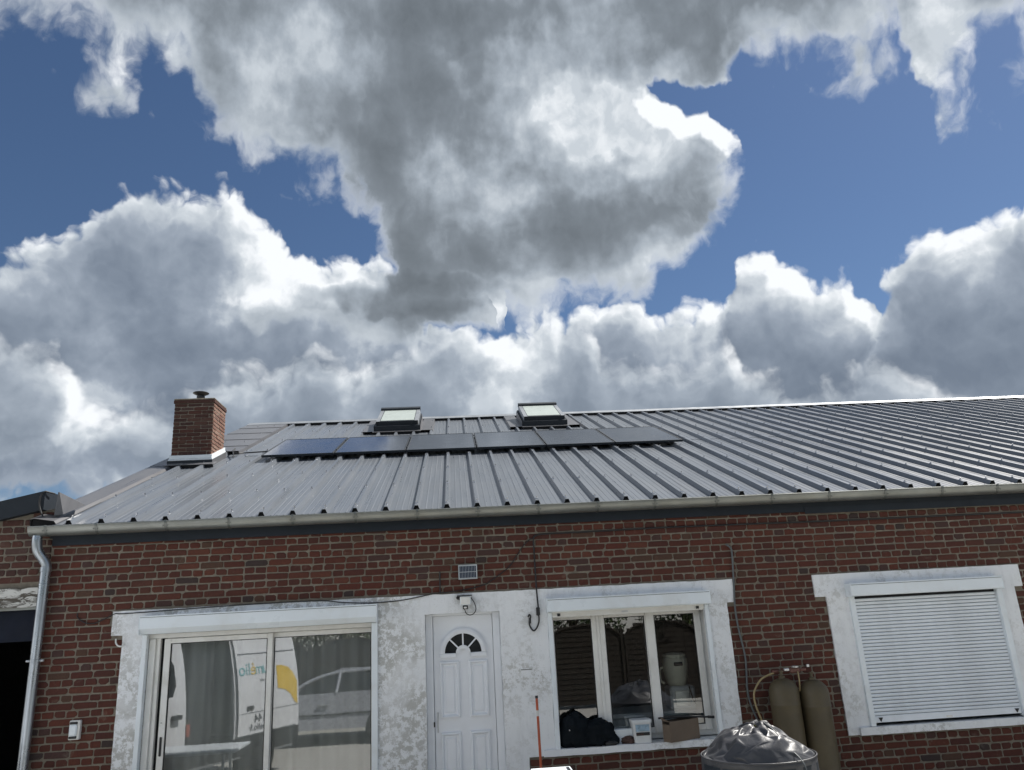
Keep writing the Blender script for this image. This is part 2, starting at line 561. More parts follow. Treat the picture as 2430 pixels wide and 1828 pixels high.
def material(name, rough=0.6, metal=0.0, spec=0.5):
    m = bpy.data.materials.new(name)
    m.use_nodes = True
    t = NT(m.node_tree)
    b = m.node_tree.nodes['Principled BSDF']
    b.inputs['Roughness'].default_value = rough
    b.inputs['Metallic'].default_value = metal
    b.inputs['Specular IOR Level'].default_value = spec
    MAT[name] = m
    return m, t, b


def bump(t, b, h, strength=0.3, dist=0.01):
    nd = t.n('ShaderNodeBump')
    nd.inputs['Strength'].default_value = strength
    nd.inputs['Distance'].default_value = dist
    t.put(nd.inputs['Height'], h)
    t.put(b.inputs['Normal'], nd.outputs[0])


def objco(t):
    return t.n('ShaderNodeTexCoord').outputs['Object']


def simple(name, col, rough=0.5, metal=0.0, var=0.12, scale=6.0, bmp=0.0, spec=0.5, dirt=None, dirt_amt=0.4, dscale=3.0):
    m, t, b = material(name, rough, metal, spec)
    co = objco(t)
    n = t.noise(co, scale, 5, 0.6).outputs['Fac']
    lo = tuple(c * (1 - var) for c in col)
    hi = tuple(min(1, c * (1 + var)) for c in col)
    c_ = t.mix(t.mr(n, 0.3, 0.7), lo, hi)
    if dirt:
        d = t.noise(co, dscale, 8, 0.65, dist=0.4).outputs['Fac']
        c_ = t.mix(t.m('MULTIPLY', t.mr(d, 0.48, 0.68), dirt_amt), c_, dirt)
    t.put(b.inputs['Base Color'], c_)
    r_ = t.mr(t.noise(co, scale * 2.3, 4).outputs['Fac'], 0.3, 0.7, max(0.02, rough - 0.08), min(1, rough + 0.08))
    t.put(b.inputs['Roughness'], r_)
    if bmp:
        bump(t, b, t.noise(co, scale * 6, 6, 0.6).outputs['Fac'], bmp, 0.004)
    return m


# brick: every brick its own tint (island + object random), sooty mottling, smears of mortar
m, t, b = material('brick', 0.88, spec=0.25)
geo_ = t.n('ShaderNodeNewGeometry')
oi = t.n('ShaderNodeObjectInfo')
rnd = t.m('FRACT', t.m('ADD', geo_.outputs['Random Per Island'], oi.outputs['Random']))
wpos_ = geo_.outputs['Position']
tint = t.ramp(rnd, [(0.0, (0.128, 0.048, 0.031)), (0.16, (0.150, 0.052, 0.032)), (0.32, (0.130, 0.050, 0.035)), (0.46, (0.165, 0.060, 0.036)), (0.58, (0.112, 0.045, 0.032)),
                    (0.70, (0.140, 0.058, 0.038)), (0.83, (0.178, 0.070, 0.042)), (0.89, (0.130, 0.082, 0.052)), (0.935, (0.105, 0.066, 0.054)), (0.98, (0.072, 0.060, 0.052))], 'CONSTANT')
nA = t.noise(wpos_, 38, 6, 0.65).outputs['Fac']
tint = t.mix(1.0, tint, (0.86, 0.74, 0.80), 'MULTIPLY')
tint = t.mix(t.mr(nA, 0.25, 0.75), t.mix(0.5, tint, (0.02, 0.017, 0.017)), t.mix(0.10, tint, (0.03, 0.024, 0.024)))
nB = t.noise(wpos_, 7.0, 7, 0.7, dist=0.6).outputs['Fac']
tint = t.mix(t.mr(nB, 0.60, 0.74, 0.0, 0.42), tint, (0.25, 0.21, 0.17))
nC = t.noise(wpos_, 1.1, 3, 0.5).outputs['Fac']
tint = t.mix(t.mr(nC, 0.35, 0.7, 0.0, 0.28), tint, (0.060, 0.036, 0.027))
t.put(b.inputs['Base Color'], tint)
bump(t, b, t.noise(wpos_, 160, 5, 0.7).outputs['Fac'], 0.5, 0.004)

m, t, b = material('mortar', 0.95, spec=0.2)
wpos_ = t.n('ShaderNodeNewGeometry').outputs['Position']
c_ = t.ramp(t.noise(wpos_, 12, 6, 0.65).outputs['Fac'], [(0.25, (0.135, 0.118, 0.094)), (0.5, (0.205, 0.182, 0.146)), (0.75, (0.30, 0.268, 0.218))])
c_ = t.mix(t.mr(t.noise(wpos_, 1.3, 4, 0.6).outputs['Fac'], 0.4, 0.7, 0.0, 0.6), c_, (0.145, 0.130, 0.106))
t.put(b.inputs['Base Color'], c_)
bump(t, b, t.noise(wpos_, 190, 5, 0.7).outputs['Fac'], 0.7, 0.005)

# chimney bricks: shade painted into the front's dark colour, sun into the right side's
m, t, b = material('dark_shaded_brick', 0.9, spec=0.2)  # darkened for the shaded chimney front; the outbuilding bricks are dark themselves
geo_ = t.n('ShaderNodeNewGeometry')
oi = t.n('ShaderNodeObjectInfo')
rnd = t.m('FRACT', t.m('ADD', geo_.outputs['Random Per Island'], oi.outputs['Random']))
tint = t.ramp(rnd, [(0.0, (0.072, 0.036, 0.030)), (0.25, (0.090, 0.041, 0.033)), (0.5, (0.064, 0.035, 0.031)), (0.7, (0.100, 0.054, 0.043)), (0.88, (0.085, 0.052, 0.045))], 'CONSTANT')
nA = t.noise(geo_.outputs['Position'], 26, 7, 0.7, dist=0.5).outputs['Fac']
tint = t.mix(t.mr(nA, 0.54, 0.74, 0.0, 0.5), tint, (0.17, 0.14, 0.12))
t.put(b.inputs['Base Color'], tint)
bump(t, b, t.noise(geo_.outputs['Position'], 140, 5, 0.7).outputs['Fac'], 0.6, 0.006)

m, t, b = material('sunlit_limed_brick', 0.9, spec=0.2)  # base tints lightened for the sunlit side, with pale lime smears over them
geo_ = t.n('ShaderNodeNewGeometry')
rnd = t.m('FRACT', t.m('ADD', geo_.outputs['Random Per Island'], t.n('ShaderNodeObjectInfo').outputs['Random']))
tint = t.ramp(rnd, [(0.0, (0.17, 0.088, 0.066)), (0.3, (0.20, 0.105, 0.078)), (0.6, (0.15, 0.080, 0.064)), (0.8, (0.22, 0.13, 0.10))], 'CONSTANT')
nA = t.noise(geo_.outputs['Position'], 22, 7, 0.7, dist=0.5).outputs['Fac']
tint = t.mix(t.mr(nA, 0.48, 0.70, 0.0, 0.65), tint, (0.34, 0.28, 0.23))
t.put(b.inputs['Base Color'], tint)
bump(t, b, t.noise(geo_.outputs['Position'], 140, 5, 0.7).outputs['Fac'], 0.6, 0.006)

# old painted render: white, blotched with grey algae and rubbed patches
m, t, b = material('plaster', 0.85, spec=0.3)
p_ = t.n('ShaderNodeNewGeometry').outputs['Position']
sp_ = t.n('ShaderNodeSeparateXYZ')
t.put(sp_.inputs[0], p_)
heavy = t.mr(sp_.outputs[0], -0.5, -0.2, 1.0, 0.12)          # the piers by the sliding door are the mouldiest
big = t.noise(p_, 1.7, 5, 0.55, dist=0.5).outputs['Fac']
fine_ = t.noise(p_, 15, 10, 0.80, dist=0.15).outputs['Fac']
base = t.mix(t.mr(t.noise(p_, 2.2, 6, 0.6).outputs['Fac'], 0.3, 0.7), (0.76, 0.785, 0.81), (0.84, 0.86, 0.875))
gr_ = t.m('MULTIPLY', t.mr(t.m('MULTIPLY_ADD', heavy, 0.10, big), 0.44, 0.66), t.mr(t.m('MULTIPLY_ADD', heavy, 0.04, fine_), 0.50, 0.56))
base = t.mix(t.m('MULTIPLY', gr_, t.m('MULTIPLY_ADD', heavy, 0.14, 0.52)), base, (0.33, 0.325, 0.29))
speck = t.mr(t.noise(p_, 38, 6, 0.72).outputs['Fac'], 0.60, 0.70)
base = t.mix(t.m('MULTIPLY', speck, 0.35), base, (0.34, 0.34, 0.32))
str_ = t.n('ShaderNodeMapping')
t.put(str_.inputs['Vector'], p_)
str_.inputs['Scale'].default_value = (14, 14, 1.6)
streak = t.mr(t.noise(str_.outputs[0], 1.0, 6, 0.65).outputs['Fac'], 0.56, 0.75)
base = t.mix(t.m('MULTIPLY', streak, 0.25), base, (0.42, 0.43, 0.45))
t.put(b.inputs['Base Color'], base)
bump(t, b, t.m('ADD', t.noise(p_, 60, 7, 0.7).outputs['Fac'], t.m('MULTIPLY', t.noise(p_, 6, 3).outputs['Fac'], 2.0)), 0.45, 0.006)

simple('pvc', (0.77, 0.83, 0.87), 0.32, var=0.03, scale=2, dirt=(0.55, 0.54, 0.50), dirt_amt=0.25, dscale=2.5)
simple('pvc_frame', (0.78, 0.78, 0.75), 0.38, var=0.04, scale=3, dirt=(0.48, 0.46, 0.40), dirt_amt=0.3, dscale=5)
simple('shutter_slat_paint', (0.78, 0.83, 0.88), 0.42, var=0.04, scale=3, dirt=(0.48, 0.50, 0.52), dirt_amt=0.3, dscale=1.5)
simple('door_paint', (0.82, 0.85, 0.89), 0.36, var=0.03, scale=2, dirt=(0.56, 0.57, 0.58), dirt_amt=0.25, dscale=2)
simple('zinc', (0.255, 0.265, 0.25), 0.42, 0.75, var=0.16, scale=3, bmp=0.05, dirt=(0.24, 0.24, 0.21), dirt_amt=0.55, dscale=3.5)
simple('pipe_zinc', (0.38, 0.42, 0.46), 0.30, 0.85, var=0.14, scale=3, dirt=(0.26, 0.28, 0.30), dirt_amt=0.5, dscale=4)
simple('anthracite', (0.014, 0.020, 0.028), 0.55, 0.0, var=0.15, scale=4, spec=0.3)
simple('rubber', (0.018, 0.019, 0.021), 0.55, var=0.2, scale=8)
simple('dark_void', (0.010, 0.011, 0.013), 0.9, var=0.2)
simple('steel_bolt', (0.55, 0.56, 0.58), 0.25, 0.9, var=0.1)
simple('aluminium', (0.62, 0.64, 0.65), 0.35, 0.8, var=0.08, scale=5)
simple('cap_sheet', (0.34, 0.36, 0.38), 0.42, 0.5, var=0.1, scale=2)

# coated steel roofing: weathered grey, rain streaks down the slope
def steel(name, col, rough, metal, streak_amt):
    m, t, b = material(name, rough, metal)
    p_ = t.n('ShaderNodeNewGeometry').outputs['Position']
    mp = t.n('ShaderNodeMapping')
    t.put(mp.inputs['Vector'], p_)
    mp.inputs['Scale'].default_value = (26, 0.8, 0.8)
    st = t.noise(mp.outputs[0], 1.0, 7, 0.65).outputs['Fac']
    blot = t.noise(p_, 1.4, 6, 0.6).outputs['Fac']
    lo = tuple(c * 0.84 for c in col)
    hi = tuple(c * 1.12 for c in col)
    c_ = t.mix(t.mr(st, 0.3, 0.7), lo, hi)
    c_ = t.mix(t.m('MULTIPLY', t.mr(blot, 0.45, 0.65), streak_amt), c_, (0.145, 0.15, 0.155))
    spots = t.mr(t.noise(p_, 9, 8, 0.75, dist=1.0).outputs['Fac'], 0.62, 0.72)
    c_ = t.mix(t.m('MULTIPLY', spots, streak_amt * 0.9), c_, (0.26, 0.255, 0.25))
    rn_ = t.n('ShaderNodeObjectInfo').outputs['Random']
    c_ = t.mix(t.mr(rn_, 0.0, 1.0, 0.0, 0.16), c_, (0.10, 0.105, 0.11))
    bump(t, b, t.noise(p_, 2.4, 3, 0.5).outputs['Fac'], 0.35, 0.012)
    t.put(b.inputs['Base Color'], c_)
    t.put(b.inputs['Roughness'], t.mr(t.m('ADD', st, t.m('MULTIPLY', blot, 0.6)), 0.5, 1.1, rough - 0.05, rough + 0.12))
steel('roof_steel', (0.132, 0.147, 0.168), 0.28, 0.0, 0.22)
steel('flashing_steel', (0.115, 0.115, 0.122), 0.31, 0.0, 0.22)

# photovoltaic laminate: near-black cells under a clear coat
m, t, b = material('pv_glass', 0.14, spec=0.6)
uv = objco(t)
su = t.n('ShaderNodeSeparateXYZ')
t.put(su.inputs[0], uv)
def grid_line(c, pitch, wd):
    fr = t.m('FRACT', t.m('DIVIDE', c, pitch))
    return t.m('LESS_THAN', t.m('ABSOLUTE', t.m('SUBTRACT', fr, 0.5)), wd)
ln = t.m('MAXIMUM', grid_line(su.outputs[0], 0.181, 0.010), grid_line(su.outputs[1], 0.0917, 0.016))
t.put(b.inputs['Base Color'], t.mix(t.m('MULTIPLY', ln, 0.6), (0.016, 0.018, 0.030), (0.06, 0.062, 0.072)))
b.inputs['Coat Weight'].default_value = 0.6
b.inputs['Coat Roughness'].default_value = 0.05
t.put(b.inputs['Roughness'], t.mr(t.noise(uv, 3, 5).outputs['Fac'], 0.3, 0.7, 0.15, 0.24))


def glass(name, refl, tint, rough=0.012):
    m = bpy.data.materials.new(name)
    m.use_nodes = True
    m.node_tree.nodes.clear()
    t = NT(m.node_tree)
    tr = t.n('ShaderNodeBsdfTransparent')
    tr.inputs[0].default_value = (*tint, 1)
    gl = t.n('ShaderNodeBsdfGlossy')
    gl.inputs['Color'].default_value = (0.96, 0.98, 1.0, 1)
    gl.inputs['Roughness'].default_value = rough
    lw = t.n('ShaderNodeLayerWeight')
    lw.inputs[0].default_value = 0.35
    fac = t.mr(lw.outputs['Fresnel'], 0.0, 1.0, refl, 1.0)
    p_ = t.n('ShaderNodeNewGeometry').outputs['Position']
    bp = t.n('ShaderNodeBump')                    # float-glass waviness
    bp.inputs['Strength'].default_value = 0.10
    bp.inputs['Distance'].default_value = 0.002
    t.put(bp.inputs['Height'], t.noise(p_, 2.6, 1).outputs['Fac'])
    t.put(gl.inputs['Normal'], bp.outputs[0])
    mx = t.n('ShaderNodeMixShader')
    t.put(mx.inputs[0], fac)
    t.put(mx.inputs[1], tr.outputs[0])
    t.put(mx.inputs[2], gl.outputs[0])
    o = t.n('ShaderNodeOutputMaterial')
    t.put(o.inputs[0], mx.outputs[0])
    MAT[name] = m
    return m
glass('coated_glass', 0.165, (0.88, 0.91, 0.90))
glass('window_glass', 0.15, (0.82, 0.86, 0.86))
simple('skylight_pane_blind', (0.42, 0.47, 0.44), 0.35, var=0.05, scale=6)
simple('fan_glass', (0.020, 0.023, 0.026), 0.18, var=0.25, scale=14)

# ================================================================== ground
gm, t, b = material('gravel', 0.95, spec=0.2)
p_ = t.n('ShaderNodeNewGeometry').outputs['Position']
vo = t.n('ShaderNodeTexVoronoi', feature='F1')
t.put(vo.inputs['Vector'], p_)
vo.inputs['Scale'].default_value = 32
c_ = t.ramp(t.noise(p_, 20, 6, 0.7).outputs['Fac'], [(0.25, (0.34, 0.325, 0.30)), (0.5, (0.48, 0.47, 0.44)), (0.75, (0.60, 0.59, 0.56))])
c_ = t.mix(t.mr(t.noise(p_, 0.35, 4, 0.6).outputs['Fac'], 0.45, 0.65, 0.0, 0.4), c_, (0.26, 0.25, 0.19))
t.put(b.inputs['Base Color'], c_)
bump(t, b, vo.outputs['Distance'], 0.9, 0.02)
gmb = MB()
xs_ = [-1500, -200, -60, -30, -20, -14, -10, -7, -4, -2, 0, 2, 4, 7, 10, 14, 20, 30, 60, 200, 1500]
for i in range(20):
    for j in range(20):
        gmb.quad((xs_[i], xs_[j], 0), (xs_[i + 1], xs_[j], 0), (xs_[i + 1], xs_[j + 1], 0), (xs_[i], xs_[j + 1], 0))
ground = gmb.build('ground', MAT['gravel'])
tag(ground, 'gravel yard in front of the long brick house', kind='structure')

# ================================================================== house
house = thing('brick_house', 'long low red brick house with grey ribbed metal roof and white painted window surrounds', 'house')
X_L, X_R = -4.31, 15.6
OPEN = dict(slide=(-3.27, -0.87, 0.0, 2.25), door=(-0.369, 0.434, 0.0, 2.25), kitchen=(0.95, 2.735, 0.80, 2.25), shutter=(4.34, 6.13, 0.80, 2.25))


def in_open(x, z, grow=0.03):
    return any(a - grow < x < b_ + grow and c - grow < z < d + grow for a, b_, c, d in OPEN.values())


wx = [X_L, X_R] + [q for a, b_, c, d in OPEN.values() for q in (a - .03, b_ + .03)]
wz = [0.0, 3.33, 0.77, 2.28]
wall = cells(wx, wz, lambda x, z: not in_open(x, z), 0.007, 0.22, step=1.0)
wall.box(X_L, X_L + .25, 0.22, 17.0, 0, 3.30)
wall.box(X_R - .25, X_R, 0.22, 17.0, 0, 3.30)
wall.box(X_L, X_R, 17.0, 17.25, 0, 3.30)
wall_o = wall.build('wall', MAT['mortar'], house)

# --- surrounds of painted render
sur = cells([-3.605, -3.49, -3.27, -.87, -.369, .434, .672, .95, 2.735, 2.948, 3.04], [0, .79, 2.205, 2.25, 2.452],
            lambda x, z: (z > 2.205 and (z > 2.25 or not in_open(x, z, 0.0))) or
            (z < 2.205 and (-3.49 < x < -3.27 or -.87 < x < -.369 or .434 < x < .672 or (z > .79 and (.672 < x < .95 or 2.735 < x < 2.948)))),
            -0.020, 0.215, jitter=0.007)
sur.build('window_surround', MAT['plaster'], house)
sur2 = cells([3.958, 4.085, 4.34, 6.13, 6.30, 6.40], [.785, 2.213, 2.25, 2.452],
             lambda x, z: (z > 2.213 and (z > 2.25 or not in_open(x, z, 0.0))) or (z < 2.213 and (4.085 < x < 4.34 or 6.13 < x < 6.30)),
             -0.020, 0.215, jitter=0.004)
sur2.build('window_surround', MAT['plaster'], house)

# --- bricks, English bond: a row of stretchers, a row of headers
COURSE, BH = 0.0738, 0.0593
SL, HL, JT = 0.2255, 0.1060, 0.0135
HOLES = [(-3.605, -3.49, 2.205, 2.452), (-3.49, -3.27, 0, 2.452), (-3.27, .672, 2.205, 2.452), (-3.27, -.87, 0, 2.25), (-.87, -.369, 0, 2.3), (-.369, .434, 0, 2.3), (.434, .672, 0, 2.3), (.672, .95, .775, 2.452), (.95, 2.735, .775, 2.452),
         (2.735, 2.948, .775, 2.452), (2.948, 3.04, 2.205, 2.452), (3.958, 4.085, 2.213, 2.452), (4.085, 6.30, .785, 2.452), (6.30, 6.40, 2.213, 2.452)]


def clip_row(xa, xb, zc, holes):
    segs = [(xa, xb)]
    for a, b_, c, d in holes:
        if c - 0.012 < zc < d + 0.012:
            new = []
            for p, q in segs:
                if q <= a + .006 or p >= b_ - .006:
                    new.append((p, q))
                    continue
                if p < a:
                    new.append((p, a + .004))
                if q > b_:
                    new.append((b_ - .004, q))
            segs = new
    return [s_ for s_ in segs if s_[1] - s_[0] > 0.03]


def lay(x0, x1, z_top, z_bot, holes, rnd):
    rows = []
    k = 0
    z = z_top
    while z - BH > z_bot - 0.03:
        ln = SL if k % 2 == 0 else HL
        x = x0 + rnd.uniform(-0.12, 0.0)
        while x < x1:
            l_ = ln * rnd.uniform(0.93, 1.06)
            if rnd.random() < 0.05:
                l_ = (HL if k % 2 == 0 else HL * 1.5)
            xa, xb = max(x, x0), min(x + l_, x1)
            if xb - xa > 0.03:
                wav = 0.004 * math.sin(xa * 1.3 + z * 4) + 0.003 * math.sin(xa * 0.37 + 2)
                dz = rnd.uniform(-0.0028, 0.0028) + wav
                for p, q in clip_row(xa, xb, z - BH / 2, holes):
                    rows.append((p, q, z - BH + dz, z + dz, k % 2, abs((q - p) - l_) < 0.002))
            x += l_ + JT * rnd.uniform(0.8, 1.25)
        z -= COURSE
        k += 1
    return rows


def brick_shape(mb, x0, x1, y0, y1, z0, z1, rnd, c=0.0050):
    """worn brick: corners knocked off, front arrises rounded off unevenly"""
    j = lambda s_=0.0026: rnd.uniform(-s_, s_)
    yf = y0 + rnd.uniform(-0.0025, 0.0022)
    k = [min(rnd.uniform(.004, .013) if rnd.random() < .8 else rnd.uniform(.013, .026), (x1 - x0) * .3) for _ in range(4)]
    ring = [(x0 + k[0], z0), (x1 - k[1], z0), (x1, z0 + k[1] * .8), (x1, z1 - k[2] * .8), (x1 - k[2], z1), (x0 + k[3], z1), (x0, z1 - k[3] * .8), (x0, z0 + k[0] * .8)]
    ring = [(x + j(), z + j()) for x, z in ring]
    mx, mz = (x0 + x1) / 2, (z0 + z1) / 2
    hx, hz = (x1 - x0) / 2, (z1 - z0) / 2
    vs = [(x, y1, z) for x, z in ring] + [(x, yf + c, z) for x, z in ring]
    for x, z in ring:
        d = c * rnd.uniform(.6, 1.5)
        vs.append((mx + (x - mx) * (1 - d / hx), yf, mz + (z - mz) * (1 - d / hz)))
    n = 8
    fs = [tuple(range(16, 24))]
    fs += [(i, (i + 1) % n, n + (i + 1) % n, n + i) for i in range(n)]
    fs += [(n + i, n + (i + 1) % n, 2 * n + (i + 1) % n, 2 * n + i) for i in range(n)]
    mb.add(vs, fs)


rng = random.Random(11)
rows = lay(X_L, X_R, 3.195, 0.0, HOLES, rng)
cand = []
for i, (p, q, z0, z1, hd, whole) in enumerate(rows):
    if hd == 0 and whole:
        (ax_, ay_), (bx_, by_) = to_px((p, 0, z0)), to_px((q, 0, z1))
        if 110 < ax_ and bx_ < 2425 and ay_ < 1826 and by_ > 1240 and not (1640 < ax_ < 1990 and ay_ > 1600):
            cand.append(((bx_ - ax_) * abs(ay_ - by_), i))
cand.sort(reverse=True)
singles = {i for _, i in cand[:300]}
variants = []
for k in range(14):
    vb = MB()
    brick_shape(vb, -SL / 2, SL / 2, 0.0, 0.05, -BH / 2, BH / 2, rng)
    variants.append(vb.mesh('brick', MAT['brick']))
rest = MB()
for i, (p, q, z0, z1, hd, whole) in enumerate(rows):
    if i in singles:
        piece('brick', variants[rng.randrange(14)], wall_o, ((p + q) / 2, rng.uniform(-.0015, .0015), (z0 + z1) / 2), scale=((q - p) / SL, 1, 1), rot=(0, rng.uniform(-.004, .004), 0))
    else:
        brick_shape(rest, p, q, 0.0, 0.05, z0, z1, rng)
tag(rest.build('bricks', MAT['brick'], wall_o), kind='stuff')

# --- room behind the glass
room = MB()
def inward(x0, x1, y0, y1, z0, z1):
    m0 = MB().box(x0, x1, y0, y1, z0, z1)
    room.add(m0.v, [f[::-1] for f in m0.f if f != (0, 1, 5, 4)])
simple('room_paint', (0.45, 0.45, 0.43), 0.9, var=0.1)
inward(-4.0, 0.45, 0.222, 4.2, 0.02, 2.5)
inward(0.5, 3.6, 0.222, 4.2, 0.02, 2.5)
inward(3.7, 8.0, 0.222, 4.2, 0.02, 2.5)
room.build('room_wall', MAT['room_paint'], house)

# --- roof deck
V_R = 8.70
RY, RZ = roof(0, V_R).y, roof(0, V_R).z
deck = MB()
e0, e1 = roof(0, 0.06, -0.02), roof(0, 0.06, -0.16)
rt, rb_ = roof(0, V_R, -0.02), roof(0, V_R, -0.2)
by = 2 * RY - e0.y
deck.prism([(e1.y, e1.z), (e0.y, e0.z), (rt.y, rt.z), (by, e0.z), (by, e1.z), (rb_.y, rb_.z)][::-1], X_L - 0.02, X_R + 0.15, 0)
roof_o = deck.build('roof', MAT['anthracite'], house)

# --- ribbed sheets: 1 m wide, two lengths up the slope
RIB, RIB0 = 0.3336, -0.098
prof1 = [(-.1668, .0025), (-.160, .0025), (-.157, 0), (-.108, 0), (-.105, .0028), (-.093, .0028), (-.090, 0), (-.036, 0), (-.018, .047), (.018, .047), (.036, 0), (.090, 0), (.093, .0028), (.105, .0028), (.108, 0), (.157, 0), (.160, .0025)]
prof = []
for k in range(3):
    prof += [(x + (k - 1) * RIB, h) for x, h in prof1]
prof.append((RIB * 1.5, .0025))


def sheet_mesh(length):
    mb = MB()
    vs = []
    nseg = 6
    for i in range(-1, nseg + 1):
        v_ = length * max(i, 0) / nseg
        for x, h in prof:
            q = SV * v_ + SN * (h - (0.005 if i < 0 else 0) + 0.0022 * math.sin(i * 2.1 + x * 5) * (0 < i < nseg))
            vs.append((x, q.y, q.z))
    n = len(prof)
    fs = [(i * n + k, i * n + k + 1, (i + 1) * n + k + 1, (i + 1) * n + k) for i in range(nseg + 1) for k in range(n - 1)]
    mb.add(vs, fs)
    return mb.mesh('roof_sheet', MAT['roof_steel'])


lo_me, hi_me = sheet_mesh(4.42), sheet_mesh(4.30)
n_sheets = 20
for k in range(n_sheets):
    xc = RIB0 + RIB * (-11 + 3 * k)
    dv = rng.uniform(-0.012, 0.012)
    piece('roof_sheet', lo_me, roof_o, roof(xc, dv, 0.0005 * (k % 2)))
    piece('roof_sheet', hi_me, roof_o, roof(xc, 4.34 + rng.uniform(-.01, .01), 0.0042 + 0.0005 * (k % 2)))
# foam in the open rib ends at the eave
fm = MB().prism([(-.033, 0.001), (.033, 0.001), (.0155, .0385), (-.0155, .0385)], 0.0, 0.05, 1)
fm.v = [(z, y, x) for (x, y, z) in fm.v]
fm = MB().add([(-.033, .006, .001), (.033, .006, .001), (.017, .006, .0455), (-.017, .006, .0455), (-.033, .05, .015), (.033, .05, .015), (.017, .05, .062), (-.017, .05, .062)],
              [(0, 1, 2, 3), (0, 4, 5, 1), (1, 5, 6, 2), (2, 6, 7, 3), (3, 7, 4, 0)])
fme = fm.mesh('rib_filler', MAT['dark_void'])
for k in range(-12, 47):
    piece('rib_filler', fme, roof_o, roof(RIB0 + RIB * k, 0.004))
# screws with sealing washers on the ribs
scr = MB()
for k in range(-12, 47):
    for v_ in (0.10, 1.18, 2.30, 3.45, 4.62, 5.75, 6.9, 8.1):
        c_ = roof(RIB0 + RIB * k + rng.uniform(-.004, .004), v_ + rng.uniform(-.02, .02), 0.049 if v_ < 4.3 else 0.053)
        pts = [c_ + Vector((0, 0, 0)), c_ + SN * 0.006]
        scr.tube(pts, [0.018, 0.015], 8)
        scr.tube([c_ + SN * 0.004, c_ + SN * 0.026], 0.009, 6)
tag(scr.build('roof_screws', MAT['steel_bolt'], roof_o, smooth=40), kind='stuff')

# --- ridge capping, in lengths, over dark closure foam
def vr(x):
    return 8.64 + (x + 4.3) / 17.9 * 0.20
xr = -4.42
while xr < X_R:
    x2 = min(xr + 2.0, X_R + .12)
    mb = MB()
    for (xa, xb, dh) in ((xr, x2 + 0.03, 0.0),):
        A = [roof(xa, vr(xa) - .20, .054), roof(xb, vr(xb) - .20, .057), roof(xb, vr(xb) - .20, .065), roof(xa, vr(xa) - .20, .062)]
        T0, T1 = roof(xa, vr(xa), .070), roof(xb, vr(xb), .073)
        U0, U1 = T0 + Vector((0, .03, .018)), T1 + Vector((0, .03, .018))
        W0, W1 = T0 + Vector((0, .26, -.07)), T1 + Vector((0, .26, -.07))
        mb.quad(A[0], A[1], A[2], A[3]).quad(A[3], A[2], T1, T0).quad(T0, T1, U1, U0).quad(U0, U1, W1, W0)
    mb.build('ridge_cap', MAT['cap_sheet'], roof_o)
    xr = x2
mb = MB()
for k in range(-12, 47):
    x_ = RIB0 + RIB * k
    a, b2 = x_ + .037, x_ + RIB - .037
    va, vb_ = vr(a) - .185, vr(b2) - .185
    mb.quad(roof(a, va, .006), roof(b2, vb_, .006), roof(b2, vb_, .050), roof(a, va, .050))
tag(mb.build('ridge_filler', MAT['dark_void'], roof_o), kind='stuff')

# --- flat cover trays beside and above the chimney, verge capping at the gable
vv = [4.60, 5.22, 6.08, 6.98, 7.83, 8.62]
for i in range(5):
    v0, v1 = vv[i], vv[i + 1] + .05
    xl, xr_ = -4.42, -3.565
    mb = MB()
    h0, h1 = .062, .054
    P = [roof(xl, v0, h0), roof(xr_, v0, h0), roof(xr_, v1, h1), roof(xl, v1, h1)]
    mb.quad(*P)
    mb.quad(roof(xl, v0, h0 - .006), roof(xr_, v0, h0 - .006), P[1], P[0])
    mb.quad(P[1], roof(xr_ + .012, v0, .002), roof(xr_ + .012, v1, .002), P[2])
    mb.quad(roof(xl, v0, -.08), P[0], P[3], roof(xl, v1, -.08))
    mb.build('cover_tray', MAT['flashing_steel'], roof_o)
for (v0, v1, dh) in ((0.02, 1.15, 0.004), (1.08, 3.4, 0.0), (3.3, 4.66, 0.004)):
    mb = MB()
    sec = [(-4.50, -.12), (-4.50, .062), (-4.45, .070), (-4.255, .066 - .03), (-4.235, .003)]
    vs = [roof(x_, v0, h_ + dh) for x_, h_ in sec] + [roof(x_, v1, h_ + dh) for x_, h_ in sec]
    n = len(sec)
    mb.add(vs, [(k, k + 1, n + k + 1, n + k) for k in range(n - 1)])
    mb.build('verge_cap', MAT['flashing_steel'], roof_o)
MB().quad(roof(-4.49, .05, -.1), roof(-4.25, .05, -.02), roof(-4.26, .05, .03), roof(-4.49, .05, .06)).build('verge_filler', MAT['dark_void'], roof_o)

